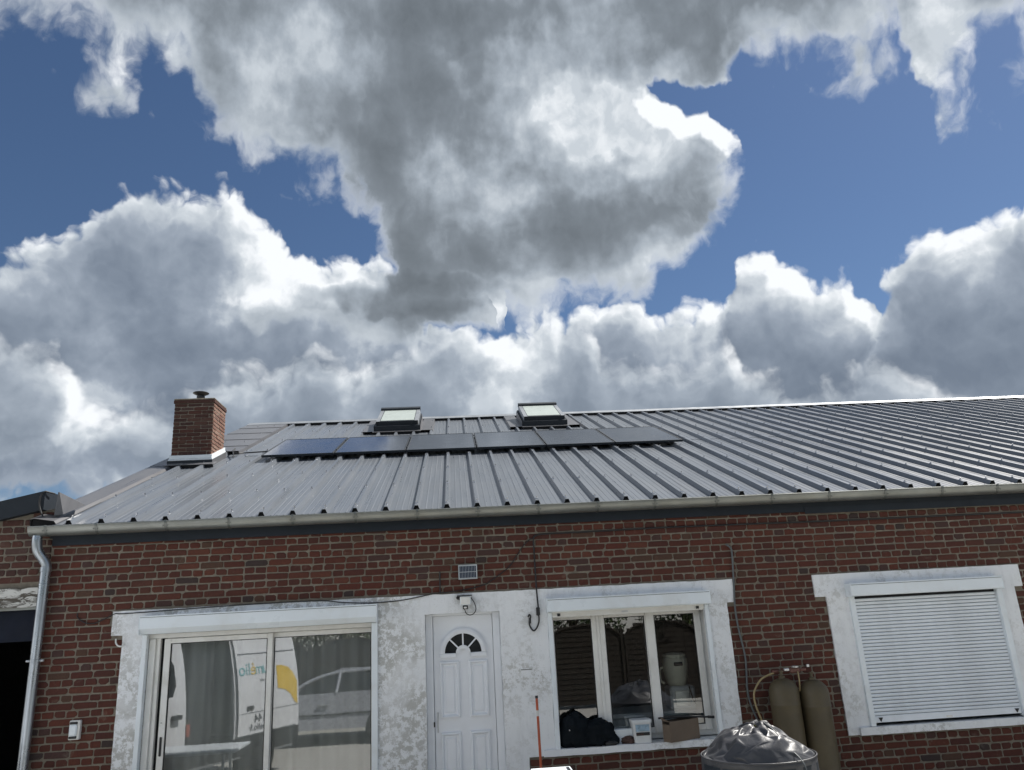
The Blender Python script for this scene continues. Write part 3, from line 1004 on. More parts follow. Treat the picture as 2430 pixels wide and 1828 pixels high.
# --- chimney
chim = MB()
cx0, cx1, cy0, cy1 = -4.30, -3.70, 3.166, 3.79
CT = 5.665
chim.box(cx0 + .006, cx1 - .006, cy0 + .006, cy1 - .006, 4.3, CT - .005)
chim_o = chim.build('chimney', MAT['mortar'], house)
cvar = []
ch_c, ch_h = 0.0585, 0.0520
zc = CT - 0.062
kk = 0
while zc > 4.70:
    ln, hd = (0.212, 0.104)
    # front and right faces (and the other two, joined)
    for face in ('front', 'right'):
        base0, base1 = (cx0, cx1) if face == 'front' else (cy0, cy1)
        x = base0
        first = True
        while x < base1 - .01:
            l_ = (hd if (first and kk % 2) else ln) * rng.uniform(.93, 1.05)
            first = False
            xe = min(x + l_, base1)
            if base1 - xe < .05:
                xe = base1
            mb = MB()
            off = rng.uniform(-.004, .003)
            brick_shape(mb, -(xe - x) / 2 + .003, (xe - x) / 2 - .003, off, .03, -ch_h / 2, ch_h / 2, rng, c=0.006)
            me = mb.mesh('brick', MAT['dark_shaded_brick' if face == 'front' else 'sunlit_limed_brick'])
            yroof = EAVE_Z + (cy0 - EAVE_Y) * math.tan(PITCH_R) if face == 'front' else EAVE_Z + (((x + xe) / 2) - EAVE_Y) * math.tan(PITCH_R)
            if zc - ch_h > yroof + 0.05:
                if face == 'front':
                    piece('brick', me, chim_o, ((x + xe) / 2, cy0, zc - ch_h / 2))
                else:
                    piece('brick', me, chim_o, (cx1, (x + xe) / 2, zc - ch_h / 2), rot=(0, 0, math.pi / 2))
            x = xe
    zc -= ch_c
    kk += 1
mb = MB().cbox(cx0 - .011, cx1 + .011, cy0 - .011, cy1 + .011, CT - .058, CT - .004, .006)
mb.build('coping', MAT['dark_shaded_brick'], chim_o)
mb = MB().cbox(cx0 - .008, cx1 + .008, cy0 - .008, cy1 + .008, CT - .003, CT + .02, .006)
mb.build('cement_cap', MAT['mortar'], chim_o)
cow = MB().lathe([(.085, 0), (.085, .035), (.062, .05), (.062, .12), (.05, .13), (.118, .165), (.124, .172), (.11, .182), (.06, .196), (.01, .20)], -4.01, 3.47, 24, CT + .018)
cow.build('cowl', MAT['rubber'], chim_o, smooth=35)
tn = math.tan(PITCH_R)
zr = lambda y: EAVE_Z + (y - EAVE_Y) * tn
def band(a, b2, o_, mat, nm):
    ya, yb = cy0 - o_, cy1 + o_
    mb = MB().prism([(ya, zr(ya) + a), (yb, zr(yb) + a), (yb, zr(yb) + b2), (ya, zr(ya) + b2)], cx0 - o_, cx1 + o_, 0)
    return mb.build(nm, mat, chim_o)
band(-.08, .105, .030, MAT['flashing_steel'], 'flashing')
band(.106, .124, .024, MAT['pvc'], 'flashing_bar')
band(.128, .180, .016, MAT['pvc'], 'flashing_bar')
yk = cy0 - .036
MB().prism([(cx0 - .034, zr(yk) + .02), (cx1 + .034, zr(yk) + .02), (cx1 + .034, zr(yk) + .112), (cx0 - .034, zr(yk) + .112)][::1], yk - .004, yk, 1).build('apron', MAT['anthracite'], chim_o) if False else \
    MB().box(cx0 - .034, cx1 + .034, yk - .004, yk, zr(yk) + .0, zr(yk) + .100).build('apron', MAT['anthracite'], chim_o)
v_f = (cy0 - EAVE_Y) / math.cos(PITCH_R)
mb = MB()
mb.quad(roof(-4.46, v_f - .17, .058), roof(-3.60, v_f - .17, .058), roof(-3.60, v_f, .062), roof(-4.46, v_f, .062))
mb.quad(roof(-4.46, v_f - .17, .052), roof(-3.60, v_f - .17, .052), roof(-3.60, v_f - .17, .058), roof(-4.46, v_f - .17, .058))
mb.build('apron_skirt', MAT['flashing_steel'], chim_o)
mb = MB()
for k in range(-13, -10):
    x_ = RIB0 + RIB * k
    a, b2 = max(x_ + .037, -4.45), min(x_ + RIB - .037, -3.61)
    mb.quad(roof(a, v_f - .16, .004), roof(b2, v_f - .16, .004), roof(b2, v_f - .16, .047), roof(a, v_f - .16, .047))
mb.build('apron_filler', MAT['dark_void'], chim_o)

# --- roof lights
def skylight(xc):
    o = MB()
    vb, vt, hw = 6.56, 7.95, .445
    def hexa(mb, xa, xb, v0, v1, h00, h01, h10, h11, inset=0.0):
        P = [roof(xa, v0, h00), roof(xb, v0, h00), roof(xb, v1, h10), roof(xa, v1, h10), roof(xa + inset, v0 + inset, h01), roof(xb - inset, v0 + inset, h01), roof(xb - inset, v1, h11), roof(xa + inset, v1, h11)]
        mb.add(P, [(0, 3, 2, 1), (4, 5, 6, 7), (0, 1, 5, 4), (1, 2, 6, 5), (2, 3, 7, 6), (3, 0, 4, 7)])
    hexa(o, xc - hw, xc + hw, vb, vt, .035, .155, .035, .235, .012)
    kerb = o.build('skylight', MAT['anthracite'], house)
    mb = MB()
    hexa(mb, xc - .40, xc + .40, vb + .10, vt - .03, .15, .235, .22, .335)
    mb.build('sash', MAT['anthracite'], kerb)
    # side cladding of pale aluminium
    for sgn in (-1, 1):
        mb = MB()
        xa, xb = (xc + sgn * .405, xc + sgn * .335)
        mb.add([roof(xa, vb + .085, .16), roof(xa, vt, .22), roof(xa, vt, .345), roof(xa, vb + .085, .240), roof(xb, vb + .085, .240), roof(xb, vt, .345)],
               [(0, 1, 2, 3), (3, 2, 5, 4)] if sgn > 0 else [(3, 2, 1, 0), (4, 5, 2, 3)])
        mb.build('sash_rail', MAT['cap_sheet'], kerb)
        mb = MB()
        xa, xb = xc + sgn * (hw + .004), xc + sgn * (hw + .24)
        q = [roof(xa, vb - .02, .058), roof(xb, vb - .02, .058), roof(xb, V_R - .12, .058), roof(xa, V_R - .12, .058)]
        mb.quad(*(q if sgn > 0 else q[::-1]))
        q = [roof(xa, vb + .03, .052), roof(xa, vt, .052), roof(xa, vt, .225), roof(xa, vb + .03, .15)]
        mb.quad(*(q[::-1] if sgn > 0 else q))
        q = [roof(xb, vb - .02, .058), roof(xb + sgn * .012, vb - .02, .002), roof(xb + sgn * .012, V_R - .12, .002), roof(xb, V_R - .12, .058)]
        mb.quad(*(q if sgn > 0 else q[::-1]))
        mb.build('side_flashing', MAT['flashing_steel'], kerb)
    hh = lambda v_: .236 + (v_ - vb - .10) / (vt - vb - .13) * .10
    va, vb2 = vb + .16, vt - .13
    mb = MB()
    mb.add([roof(xc - .325, va, hh(va) + .004), roof(xc + .325, va, hh(va) + .004), roof(xc + .325, vb2, hh(vb2) + .004), roof(xc - .325, vb2, hh(vb2) + .004)], [(0, 1, 2, 3)])
    mb.build('pane', MAT['skylight_pane_blind'], kerb)
    mb = MB()
    hexa(mb, xc - .41, xc + .41, vt - .12, vt + .02, .30, .372, .31, .385)
    mb.build('hood', MAT['anthracite'], kerb)
    mb = MB()
    hexa(mb, xc - hw - .02, xc + hw + .02, vb - .12, vb + .01, .053, .061, .053, .063)
    mb.build('lower_flashing', MAT['flashing_steel'], kerb)
    mb = MB()
    for k in range(-14, 14):
        x_ = RIB0 + RIB * k
        a, b2 = max(x_ + .037, xc - hw), min(x_ + RIB - .037, xc + hw)
        if b2 - a > .02:
            mb.quad(roof(a, vb - .10, .008), roof(b2, vb - .10, .008), roof(b2, vb - .10, .045), roof(a, vb - .10, .045))
    mb.build('foam_strip', MAT['dark_void'], kerb)
    return kerb
skylight(-1.09)
skylight(1.80)

# --- fascia, gutter, downpipe
MB().box(X_L + .02, X_R, -.045, -.012, 3.155, 3.315).build('fascia', MAT['anthracite'], house)
MB().box(3.98, X_R, -.052, -.0455, 3.13, 3.21).build('fascia_trim', MAT['anthracite'], house)
GY, GZ, GR = -.150, 3.338, .086
arc = [(GY + GR * math.cos(a), GZ + GR * math.sin(a) * 1.08) for a in [math.pi + math.pi * i / 14 for i in range(15)]]
arc_in = [(GY + (GR - .004) * math.cos(a), GZ + (GR - .004) * math.sin(a) * 1.08) for a in [math.pi + math.pi * i / 14 for i in range(15)]]
gut = MB().prism(arc + arc_in[::-1], -4.46, X_R, 0)
gut.tube([(-4.46, GY - GR, GZ + .002), (X_R, GY - GR, GZ + .002)], .008, 10)
gut_o = gut.build('gutter', MAT['zinc'], house, smooth=30)
MB().prism(arc, -4.463, -4.4605, 0).build('gutter_end', MAT['zinc'], gut_o)
bx = [226, 391, 541, 693, 843, 990, 1135, 1279, 1420, 1556, 1703, 1835, 1971, 2105, 2240, 2371]
bxs = [at(105, 1266, -.236).x] + [at(p, 1262 - (p - 226) * .0437, -.236).x for p in bx]
while bxs[-1] < X_R - .7:
    bxs.append(bxs[-1] + .67)
arc_o = [(GY + (GR + .0035) * math.cos(a), GZ + (GR + .0035) * math.sin(a) * 1.08) for a in [math.pi + math.pi * i / 14 for i in range(15)]]
bmb = MB().prism(arc_o + arc[::-1], -.012, .012, 0)
bmb.prism([(GY - GR - .010, GZ - .012), (GY - GR + .012, GZ - .012), (GY - GR + .012, GZ + .014), (GY - GR - .010, GZ + .014)], -.011, .011, 0)
for dx in (-.02, .02):
    bmb.lathe([(.005, -.006), (.006, .0), (.005, .006)], dx, GY - GR - .004, 8, GZ - .045)
simple('bracket_zinc', (0.17, 0.178, 0.168), 0.40, 0.7, var=0.2)
bme = bmb.mesh('gutter_bracket', MAT['bracket_zinc'], 30)
for x_ in bxs:
    piece('gutter_bracket', bme, gut_o, (x_, 0, 0))
px_ = -4.306
path = bez([(-4.392, -.15, 3.255), (-4.392, -.15, 3.19), (-4.380, -.135, 3.10), (-4.335, -.095, 3.015), (px_, -.078, 2.95), (px_, -.078, 2.86)], 5) + [Vector((px_, -.078, 0.02))]
dp = MB().tube(path, .049, 18)
dp_o = dp.build('downpipe', MAT['pipe_zinc'], house, smooth=40)
for z_, rr_, hh_ in ((2.885, .054, .05), (2.745, .053, .02), (1.995, .055, .022)):
    MB().lathe([(.048, 0), (rr_, .002), (rr_, hh_), (.048, hh_ + .003)], px_, -.078, 18, z_).build('pipe_collar', MAT['pipe_zinc'], dp_o, smooth=40)
MB().tube([(px_ - .085, -.078, 2.006), (px_ + .085, -.078, 2.006)], .012, 8).build('pipe_clip', MAT['aluminium'], dp_o)

# ================================================================== openings
def shutter_box(parent, x0, x1, z0, z1, depth, slope):
    mb = MB().prism([(.0, z0), (-depth + slope * .9, z0), (-depth, z0 + slope), (-depth, z1), (.0, z1)], x0, x1, 0)
    o = mb.build('shutter_box', MAT['pvc'], parent)
    MB().box(x0 + .002, x1 - .002, -depth - .003, -depth + .004, z1 - .017, z1 - .0135).build('shutter_box_seam', MAT['dark_void'], parent)
    MB().cbox(x0 - .008, x0, -depth - .004, -.021, z0 - .004, z1 + .004, .003).build('end_plate', MAT['pvc'], parent)
    MB().cbox(x1, x1 + .008, -depth - .004, -.021, z0 - .004, z1 + .004, .003).build('end_plate', MAT['pvc'], parent)
    return o


# --- sliding door
sd = MB()
sd.cbox(-3.27, -.87, .03, .16, 2.155, 2.202, .003)               # head of the fixed frame
sd.cbox(-3.228, -3.165, .02, .155, .03, 2.154, .003)             # left jambs of the fixed frame
sd.cbox(-3.164, -3.125, .05, .150, .03, 2.154, .003)
sd.cbox(-.938, -.87, .045, .16, .03, 2.154, .003)
sd.cbox(-3.27, -.87, .02, .17, 0.0, .029, .003)
slide_o = sd.build('sliding_door', MAT['pvc_frame'], house)
MB().cbox(-3.275, -3.229, -.055, .018, .0, 2.199, .003).build('shutter_guide', MAT['pvc'], slide_o)
MB().cbox(-.928, -.866, -.055, .018, .0, 2.199, .003).build('shutter_guide', MAT['pvc'], slide_o)
shutter_box(slide_o, -3.272, -.870, 2.203, 2.386, .165, .055)
def sash(parent, x0, x1, z0, z1, y0, y1, wl, wr, wt_, wb, glassm, mat):
    mb = MB()
    mb.cbox(x0, x0 + wl, y0, y1, z0, z1, .004)
    mb.cbox(x1 - wr, x1, y0, y1, z0, z1, .004)
    mb.cbox(x0 + wl + .0005, x1 - wr - .0005, y0 + .001, y1 - .001, z1 - wt_, z1 - .001, .003)
    mb.cbox(x0 + wl + .0005, x1 - wr - .0005, y0 + .001, y1 - .001, z0 + .001, z0 + wb, .003)
    mb.build('sash', mat, parent)
    g0 = MB().box(x0 + wl - .008, x1 - wr + .008, (y0 + y1) / 2 - .004, (y0 + y1) / 2 - .003, z0 + wb - .008, z1 - wt_ + .008)
    g0.f = [g0.f[2]]
    g0.build('pane', glassm, parent)
    gask = MB()
    for (a, b2, c2, d2) in ((x0 + wl, x0 + wl + .007, z0 + wb, z1 - wt_), (x1 - wr - .007, x1 - wr, z0 + wb, z1 - wt_), (x0 + wl + .007, x1 - wr - .007, z1 - wt_ - .007, z1 - wt_), (x0 + wl + .007, x1 - wr - .007, z0 + wb, z0 + wb + .007)):
        gask.box(a, b2, (y0 + y1) / 2 - .018, (y0 + y1) / 2 - .005, c2, d2)
    gask.build('gasket', MAT['rubber'], parent)
sash(slide_o, -3.088, -1.975, .03, 2.150, .060, .100, .066, .055, .050, .07, MAT['coated_glass'], MAT['pvc_frame'])
sash(slide_o, -2.030, -.940, .03, 2.152, .108, .148, .060, .010, .050, .07, MAT['coated_glass'], MAT['pvc_frame'])
MB().box(-3.124, -3.090, .10, .150, .03, 2.154).build('open_gap', MAT['dark_void'], slide_o)
MB().cbox(-3.066, -3.044, .045, .058, 1.02, 1.20, .006).build('pull_handle', MAT['rubber'], slide_o)
MB().lathe([(.007, 0), (.007, .004)], -3.062, .057, 8, 1.33).build('keyhole', MAT['dark_void'], slide_o)

# --- entrance door
DY = .12
df = MB()
df.cbox(-.369, -.292, DY - .03, DY + .07, 0, 2.249, .005)
df.cbox(.357, .434, DY - .03, DY + .07, 0, 2.249, .005)
df.cbox(-.2915, .3565, DY - .028, DY + .07, 2.225, 2.249, .003)
leaf = MB().cbox(-.288, .353, DY, DY + .05, .03, 2.2235, .003)
door_o = leaf.build('door', MAT['door_paint'], house)
df.build('door_frame', MAT['door_paint'], door_o)
def raised_panel(x0, x1, z0, z1):
    """moulded rim with a sunk field"""
    mb = MB()
    r = [(0, 0), (.004, -.026), (.018, -.030), (.034, -.003), (.048, -.003), (.064, -.017)]
    loops = []
    for ins, dy in r:
        loops.append([(x0 + ins, DY + dy, z0 + ins), (x1 - ins, DY + dy, z0 + ins), (x1 - ins, DY + dy, z1 - ins), (x0 + ins, DY + dy, z1 - ins)])
    vs = [p for l_ in loops for p in l_]
    fs = [(i * 4 + k, i * 4 + (k + 1) % 4, (i + 1) * 4 + (k + 1) % 4, (i + 1) * 4 + k) for i in range(len(r) - 1) for k in range(4)]
    fs.append(tuple((len(r) - 1) * 4 + k for k in range(4)))
    mb.add(vs, fs)
    mb.build('panel', MAT['door_paint'], door_o)
for xa, xb in ((-.226, -.018), (.082, .288)):
    raised_panel(xa, xb, 1.195, 1.758)
    raised_panel(xa, xb, .22, 1.058)
fcx, fcz = .030, 1.838
def arch(r_in, r_out, y0, y1, foot=0.0, n=28):
    pts = [(fcz + r_out * math.sin(a), fcx + r_out * math.cos(a)) for a in [math.pi * i / n for i in range(n + 1)]]
    pin = [(fcz + r_in * math.sin(a), fcx + r_in * math.cos(a)) for a in [math.pi * i / n for i in range(n + 1)]]
    if foot:
        pts = [(fcz - foot, fcx + r_out)] + pts + [(fcz - foot, fcx - r_out)]
        pin = [(fcz - foot, fcx + r_in)] + pin + [(fcz - foot, fcx - r_in)]
    return MB().prism((pts + pin[::-1])[::-1], y1, y0, 1)
arch(.198, .252, DY - .032, DY + .002).build('fanlight_rim', MAT['door_paint'], door_o, smooth=30)
arch(.216, .234, DY - .046, DY - .030).build('fanlight_moulding', MAT['door_paint'], door_o, smooth=30)
arch(.045, .078, DY - .034, DY + .002).build('fanlight_hub', MAT['door_paint'], door_o, smooth=30)
for sgn in (-1, 1):
    a, b2 = sorted((fcx + sgn * .0785, fcx + sgn * .250))
    MB().cbox(a, b2, DY - .0325, DY + .002, fcz - .045, fcz - .0005, .004).build('fanlight_foot', MAT['door_paint'], door_o)
for k in range(4):
    a0, a1 = math.pi * k / 4 + .03, math.pi * (k + 1) / 4 - .03
    if k == 0: a0 = .012
    if k == 3: a1 = math.pi - .012
    n = 8
    pts = [(fcz + .197 * math.sin(a0 + (a1 - a0) * i / n), fcx + .197 * math.cos(a0 + (a1 - a0) * i / n)) for i in range(n + 1)]
    pts += [(fcz + .079 * math.sin(a1 - (a1 - a0) * i / n), fcx + .079 * math.cos(a1 - (a1 - a0) * i / n)) for i in range(n + 1)]
    MB().prism(pts[::-1], DY + .001, DY - .002, 1).build('fanlight_pane', MAT['fan_glass'], door_o)
for k in (1, 2, 3):
    a = math.pi * k / 4
    d_, n_ = Vector((math.cos(a), 0, math.sin(a))), Vector((-math.sin(a), 0, math.cos(a)))
    o_ = Vector((fcx, 0, fcz))
    q = [o_ + d_ * .07 + n_ * .008, o_ + d_ * .07 - n_ * .008, o_ + d_ * .205 - n_ * .008, o_ + d_ * .205 + n_ * .008]
    MB().prism([(p.z, p.x) for p in q], DY - .012, DY + .001, 1).build('glazing_bar', MAT['door_paint'], door_o)
MB().cbox(-.262, -.250, DY - .012, DY - .001, 1.06, 1.26, .004).build('lock_plate', MAT['aluminium'], door_o)
MB().tube(bez([(-.256, DY - .01, 1.15), (-.256, DY - .05, 1.15), (-.235, DY - .06, 1.15), (-.150, DY - .058, 1.148)], 5), .009, 8).build('handle', MAT['aluminium'], door_o, smooth=50) if False else \
    MB().cbox(-.300, -.285, DY - .040, DY - .030, 1.12, 1.17, .003).build('handle', MAT['rubber'], door_o)
MB().box(-.369, .434, -.06, DY + .07, -.02, .028).build('threshold', MAT['plaster'], door_o)

# --- kitchen window
KY = .15
kf = MB()
kf.cbox(.95, 1.02, KY, KY + .06, .86, 2.21, .004)
kf.cbox(2.665, 2.735, KY, KY + .06, .86, 2.21, .004)
kf.cbox(1.0205, 2.6645, KY + .001, KY + .059, 2.14, 2.209, .003)
kf.cbox(1.0205, 2.6645, KY + .001, KY + .059, .861, .93, .003)
kf.cbox(2.035, 2.075, KY + .0005, KY + .0595, .9305, 2.1395, .003)
kit_o = kf.build('window', MAT['pvc_frame'], house)
KG = MAT['window_glass']
sash(kit_o, .985, 1.515, .915, 2.165, KY - .022, KY + .025, .04, .072, .05, .06, KG, MAT['pvc_frame'])
sash(kit_o, 1.518, 2.050, .915, 2.165, KY - .022, KY + .025, .072, .010, .05, .06, KG, MAT['pvc_frame'])
sash(kit_o, 2.052, 2.672, .915, 2.165, KY - .022, KY + .025, .095, .075, .05, .06, KG, MAT['pvc_frame'])
MB().cbox(1.500, 1.530, KY - .034, KY - .0225, .93, 2.15, .004).build('meeting_bead', MAT['pvc_frame'], kit_o)
shutter_box(kit_o, .945, 2.722, 2.203, 2.345, .150, .012)
MB().cbox(.951, .998, -.050, .02, .848, 2.200, .003).build('shutter_guide', MAT['pvc'], kit_o)
MB().cbox(2.680, 2.725, -.050, .02, .848, 2.200, .003).build('shutter_guide', MAT['pvc'], kit_o)
MB().cbox(.999, 2.679, -.035, -.020, 2.146, 2.206, .003).build('shutter_bottom_bar', MAT['pvc_frame'], kit_o)
for x_ in (1.07, 2.60):
    MB().prism([(x_ - .016, -.052), (x_ + .016, -.052), (x_ + .012, -.036), (x_ - .012, -.036)], 2.158, 2.186, 2).build('shutter_stop', MAT['rubber'], kit_o)
MB().box(1.76, 1.83, -.0375, -.0355, 2.165, 2.182).build('maker_plate', MAT['aluminium'], kit_o)
sl = cells([.824, 2.785], [.786, .850], lambda x, z: True, -.062, .17, step=.05, jitter=.004)
sl.build('sill', MAT['plaster'], kit_o)

# --- window with the roller shutter down
rs = MB().cbox(4.335, 4.392, -.048, .03, .862, 2.196, .003)
shut_o = rs.build('roller_shutter', MAT['pvc'], house)
MB().cbox(6.062, 6.125, -.048, .03, .862, 2.196, .003).build('shutter_guide', MAT['pvc'], shut_o)
shutter_box(shut_o, 4.318, 6.078, 2.197, 2.334, .150, .010)
pitch = .0368
n_sl = int((2.20 - .955) / pitch)
slp = [(.002, 0.0022), (-.0035, .0028), (-.0092, .0075), (-.0125, .0145), (-.0134, .0210), (-.0116, .0275), (-.0075, .0320), (-.001, .0346), (.002, .0346)]
sme = MB().prism([(y_ , z_) for y_, z_ in slp], 4.394, 6.060, 0).mesh('slat', MAT['shutter_slat_paint'], 50)
for k in range(n_sl):
    piece('slat', sme, shut_o, (rng.uniform(-.0008, .0008), 0, .957 + k * pitch))
MB().box(4.394, 6.060, .0025, .004, .957, 2.2).build('slat_gap', MAT['dark_void'], shut_o)
MB().cbox(4.395, 6.059, -.016, .004, .890, .956, .004).build('bottom_bar', MAT['shutter_slat_paint'], shut_o)
for x_ in (4.463, 6.005):
    MB().add([(x_ - .022, -.03, .940), (x_ + .022, -.03, .940), (x_, -.024, .900), (x_ - .022, -.0162, .940), (x_ + .022, -.0162, .940), (x_, -.0162, .900)],
             [(0, 2, 1), (3, 4, 5), (0, 1, 4, 3), (1, 2, 5, 4), (2, 0, 3, 5)]).build('shutter_stop', MAT['rubber'], shut_o)
MB().box(5.20, 5.268, -.0185, -.0165, .898, .918).build('maker_plate', MAT['aluminium'], shut_o)
sl = cells([4.205, 6.275], [.782, .856], lambda x, z: True, -.060, .17, step=.05, jitter=.003)
sl.build('sill', MAT['plaster'], shut_o)

# ================================================================== neighbouring outbuilding
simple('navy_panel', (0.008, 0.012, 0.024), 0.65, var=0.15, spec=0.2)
m, t, b = material('peeling_paint', 0.9, spec=0.2)
p_ = t.n('ShaderNodeNewGeometry').outputs['Position']
mp = t.n('ShaderNodeMapping')
t.put(mp.inputs['Vector'], p_)
mp.inputs['Rotation'].default_value = (0, R(28), 0)
mp.inputs['Scale'].default_value = (5, 5, 17)
pl = t.mr(t.noise(mp.outputs[0], 1.0, 8, 0.7, dist=0.8).outputs['Fac'], 0.47, 0.53)
t.put(b.inputs['Base Color'], t.mix(pl, (0.62, 0.62, 0.59), (0.11, 0.10, 0.085)))
bump(t, b, pl, 0.6, -0.006)

nb = thing('outbuilding', 'old brick outbuilding with open dark doorway and dark metal fascia beside the downpipe', 'outbuilding', (-5.5, 0.1, 0))
NY = 0.06
nw = cells([-8.2, -4.405, -4.33, -8.8], [0, 2.535, 3.75], lambda x, z: (z > 2.535 or x > -4.405 or x < -8.2), NY + .007, NY + .25, step=1.0)
nw.v = [(x, y, min(z, 3.50 + (x + 4.7) * .2)) if z > 2.6 else (x, y, z) for (x, y, z) in nw.v]
nw.box(-8.8, -8.55, NY + .25, 6, 0, 2.6)
nw_o = nw.build('wall', MAT['mortar'], nb)
nrows = [r_ for r_ in lay(-8.8, -4.345, 3.60, 2.76, [], random.Random(5)) if r_[3] < 3.47 + (r_[0] + 4.9) * .19]
nrest = MB()
for (p, q, z0, z1, hd, whole) in nrows:
    if whole and q > -5.3 and p > -5.3:
        mb = MB()
        brick_shape(mb, -(q - p) / 2, (q - p) / 2, 0, .05, -BH / 2, BH / 2, rng)
        piece('brick', mb.mesh('brick', MAT['dark_shaded_brick']), nw_o, ((p + q) / 2, NY, (z0 + z1) / 2))
    else:
        brick_shape(nrest, p, q, NY, NY + .05, z0, z1, rng)
for (p, q, z0, z1, hd, whole) in lay(-4.405, -4.345, 2.5, 0.0, [], random.Random(6)):
    brick_shape(nrest, p, q, NY, NY + .05, z0, z1, rng)
tag(nrest.build('bricks', MAT['dark_shaded_brick'], nw_o), kind='stuff')
ln_ = cells([-8.5, -4.36], [2.545, 2.735], lambda x, z: True, NY - .035, NY + .2, step=.05, jitter=.012)
ln_.build('lintel', MAT['peeling_paint'], nb)
MB().box(-8.2, -4.405, NY - .01, NY + .05, 2.515, 2.544).build('lintel_trim', MAT['zinc'], nb)
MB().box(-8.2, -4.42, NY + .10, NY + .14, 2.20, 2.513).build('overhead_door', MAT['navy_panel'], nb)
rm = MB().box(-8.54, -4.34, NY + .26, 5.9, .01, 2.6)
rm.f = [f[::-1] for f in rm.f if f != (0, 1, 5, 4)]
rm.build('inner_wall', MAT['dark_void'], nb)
# raked metal fascia and its end piece lapping onto the roof verge
fz = lambda x: 3.455 + (x + 4.9) * .205
mb = MB()
xa, xb = -8.8, -4.435
mb.add([(xa, -.02, fz(xa)), (xb, -.02, fz(xb)), (xb, -.02, fz(xb) + .205), (xa, -.02, fz(xa) + .185), (xa, .55, fz(xa)), (xb, .55, fz(xb)), (xb, .55, fz(xb) + .205), (xa, .55, fz(xa) + .185)],
       [(0, 1, 2, 3), (3, 2, 6, 7), (1, 5, 6, 2), (0, 4, 5, 1), (4, 7, 6, 5), (0, 3, 7, 4)])
mb.build('fascia', MAT['anthracite'], nb)
a_, b_, c_, d_ = at(141, 1168, -.022), at(131, 1224, -.022), at(150, 1221, .0), at(203, 1199, .28)
mb = MB().add([a_, b_, c_, d_, a_ + Vector((.05, .4, -.06)), a_ + Vector((-.012, .0, 0)), b_ + Vector((-.012, 0, 0))], [(0, 1, 2, 3), (0, 3, 4), (5, 6, 1, 0)])
mb.build('end_flashing', MAT['flashing_steel'], nb)
MB().tube(bez([at(101, 1225, -.04), at(96, 1212, -.045), at(93, 1195, -.045), at(97, 1177, -.045), at(106, 1167, -.03), at(118, 1169, .02), at(130, 1172, .1)], 5), .009, 8).build('cable', MAT['rubber'], nb, smooth=60)

# ================================================================== solar panels on the roof
pv_rot = (PITCH_R, 0, 0)
PW, PL, PTH = 1.100, 1.770, .035
pv_labels = ['first black solar panel of the row, nearest the chimney', 'second black solar panel from the chimney end of the row', 'third black solar panel from the chimney, below the gap between the two skylights',
             'fourth black solar panel from the chimney, left of the second skylight', 'fifth black solar panel from the chimney, second from the bare end of the row', 'last black solar panel of the row, farthest from the chimney']
fr_ = MB()
fr_.cbox(0, .022, 0, PL, -PTH, 0, .002).cbox(PW - .022, PW, 0, PL, -PTH, 0, .002).cbox(.0221, PW - .0221, 0, .022, -PTH, -.0002, .002).cbox(.0221, PW - .0221, PL - .022, PL, -PTH, -.0002, .002)
fr_me = fr_.mesh('frame', MAT['anthracite'])
gl_me = MB().box(.020, PW - .020, .020, PL - .020, -.012, -.003).mesh('laminate', MAT['pv_glass'])
cl_me = MB().cbox(PW - .004, PW + .020, .30, .36, -.01, .006, .002).cbox(PW - .004, PW + .020, PL - .36, PL - .30, -.01, .006, .002).mesh('clamp', MAT['anthracite'])
bk_me = MB().box(.45, .57, PL - .25, PL - .12, -PTH, -.0125).mesh('junction_box', MAT['rubber'])
for i in range(6):
    o = thing('solar_panel', pv_labels[i], 'solar panel', roof(-2.985 + i * 1.1165, 3.72 + rng.uniform(-.004, .004), .104), 'solar panels in a row on the roof')
    o.rotation_euler = pv_rot
    for nm, me in (('frame', fr_me), ('laminate', gl_me), ('junction_box', bk_me), ('clamp', cl_me)):
        c_ = bpy.data.objects.new(nm, me)
        C.objects.link(c_)
        c_.parent = o
for v_ in (4.05, 5.15):
    P = [roof(-3.0, v_ + dv, h_) for dv, h_ in ((-.02, .041), (.02, .041), (.02, .068), (-.02, .068))] + [roof(3.72, v_ + dv, h_) for dv, h_ in ((-.02, .041), (.02, .041), (.02, .068), (-.02, .068))]
    MB().add(P, [(0, 1, 2, 3), (7, 6, 5, 4), (0, 4, 5, 1), (1, 5, 6, 2), (2, 6, 7, 3), (3, 7, 4, 0)]).build('panel_rail', MAT['anthracite'], roof_o)
rc = thing('roof_cable', 'black cable lying on the roof between the chimney and the solar panels', 'cable', roof(-3.6, 4.3, .05))
MB().tube(bez([roof(-3.66, 4.75, .08), roof(-3.62, 4.45, .075), roof(-3.50, 4.30, .062), roof(-3.42, 4.40, .052), roof(-3.2, 4.42, .055), roof(-2.9, 4.40, .07)], 6), .011, 8).build('cable', MAT['rubber'], rc, smooth=60)
MB().tube(bez([roof(-3.62, 4.45, .075), roof(-3.52, 4.15, .055), roof(-3.50, 4.02, .05)], 6), .010, 8).build('cable_tail', MAT['rubber'], rc, smooth=60)

# ================================================================== fittings on the wall
simple('conduit_grey', (0.10, 0.115, 0.12), 0.5, var=0.1)


def wire(name, label, px_pts, y, r_, mat='rubber', n=6, cat='cable'):
    pts = [at(p[0], p[1], p[2] if len(p) > 2 else y) for p in px_pts]
    base = pts[-1]
    o = thing(name, label, cat, base)
    MB().tube(bez(pts, n), r_, 8).build('sheath', MAT[mat], o, smooth=60)
    return o


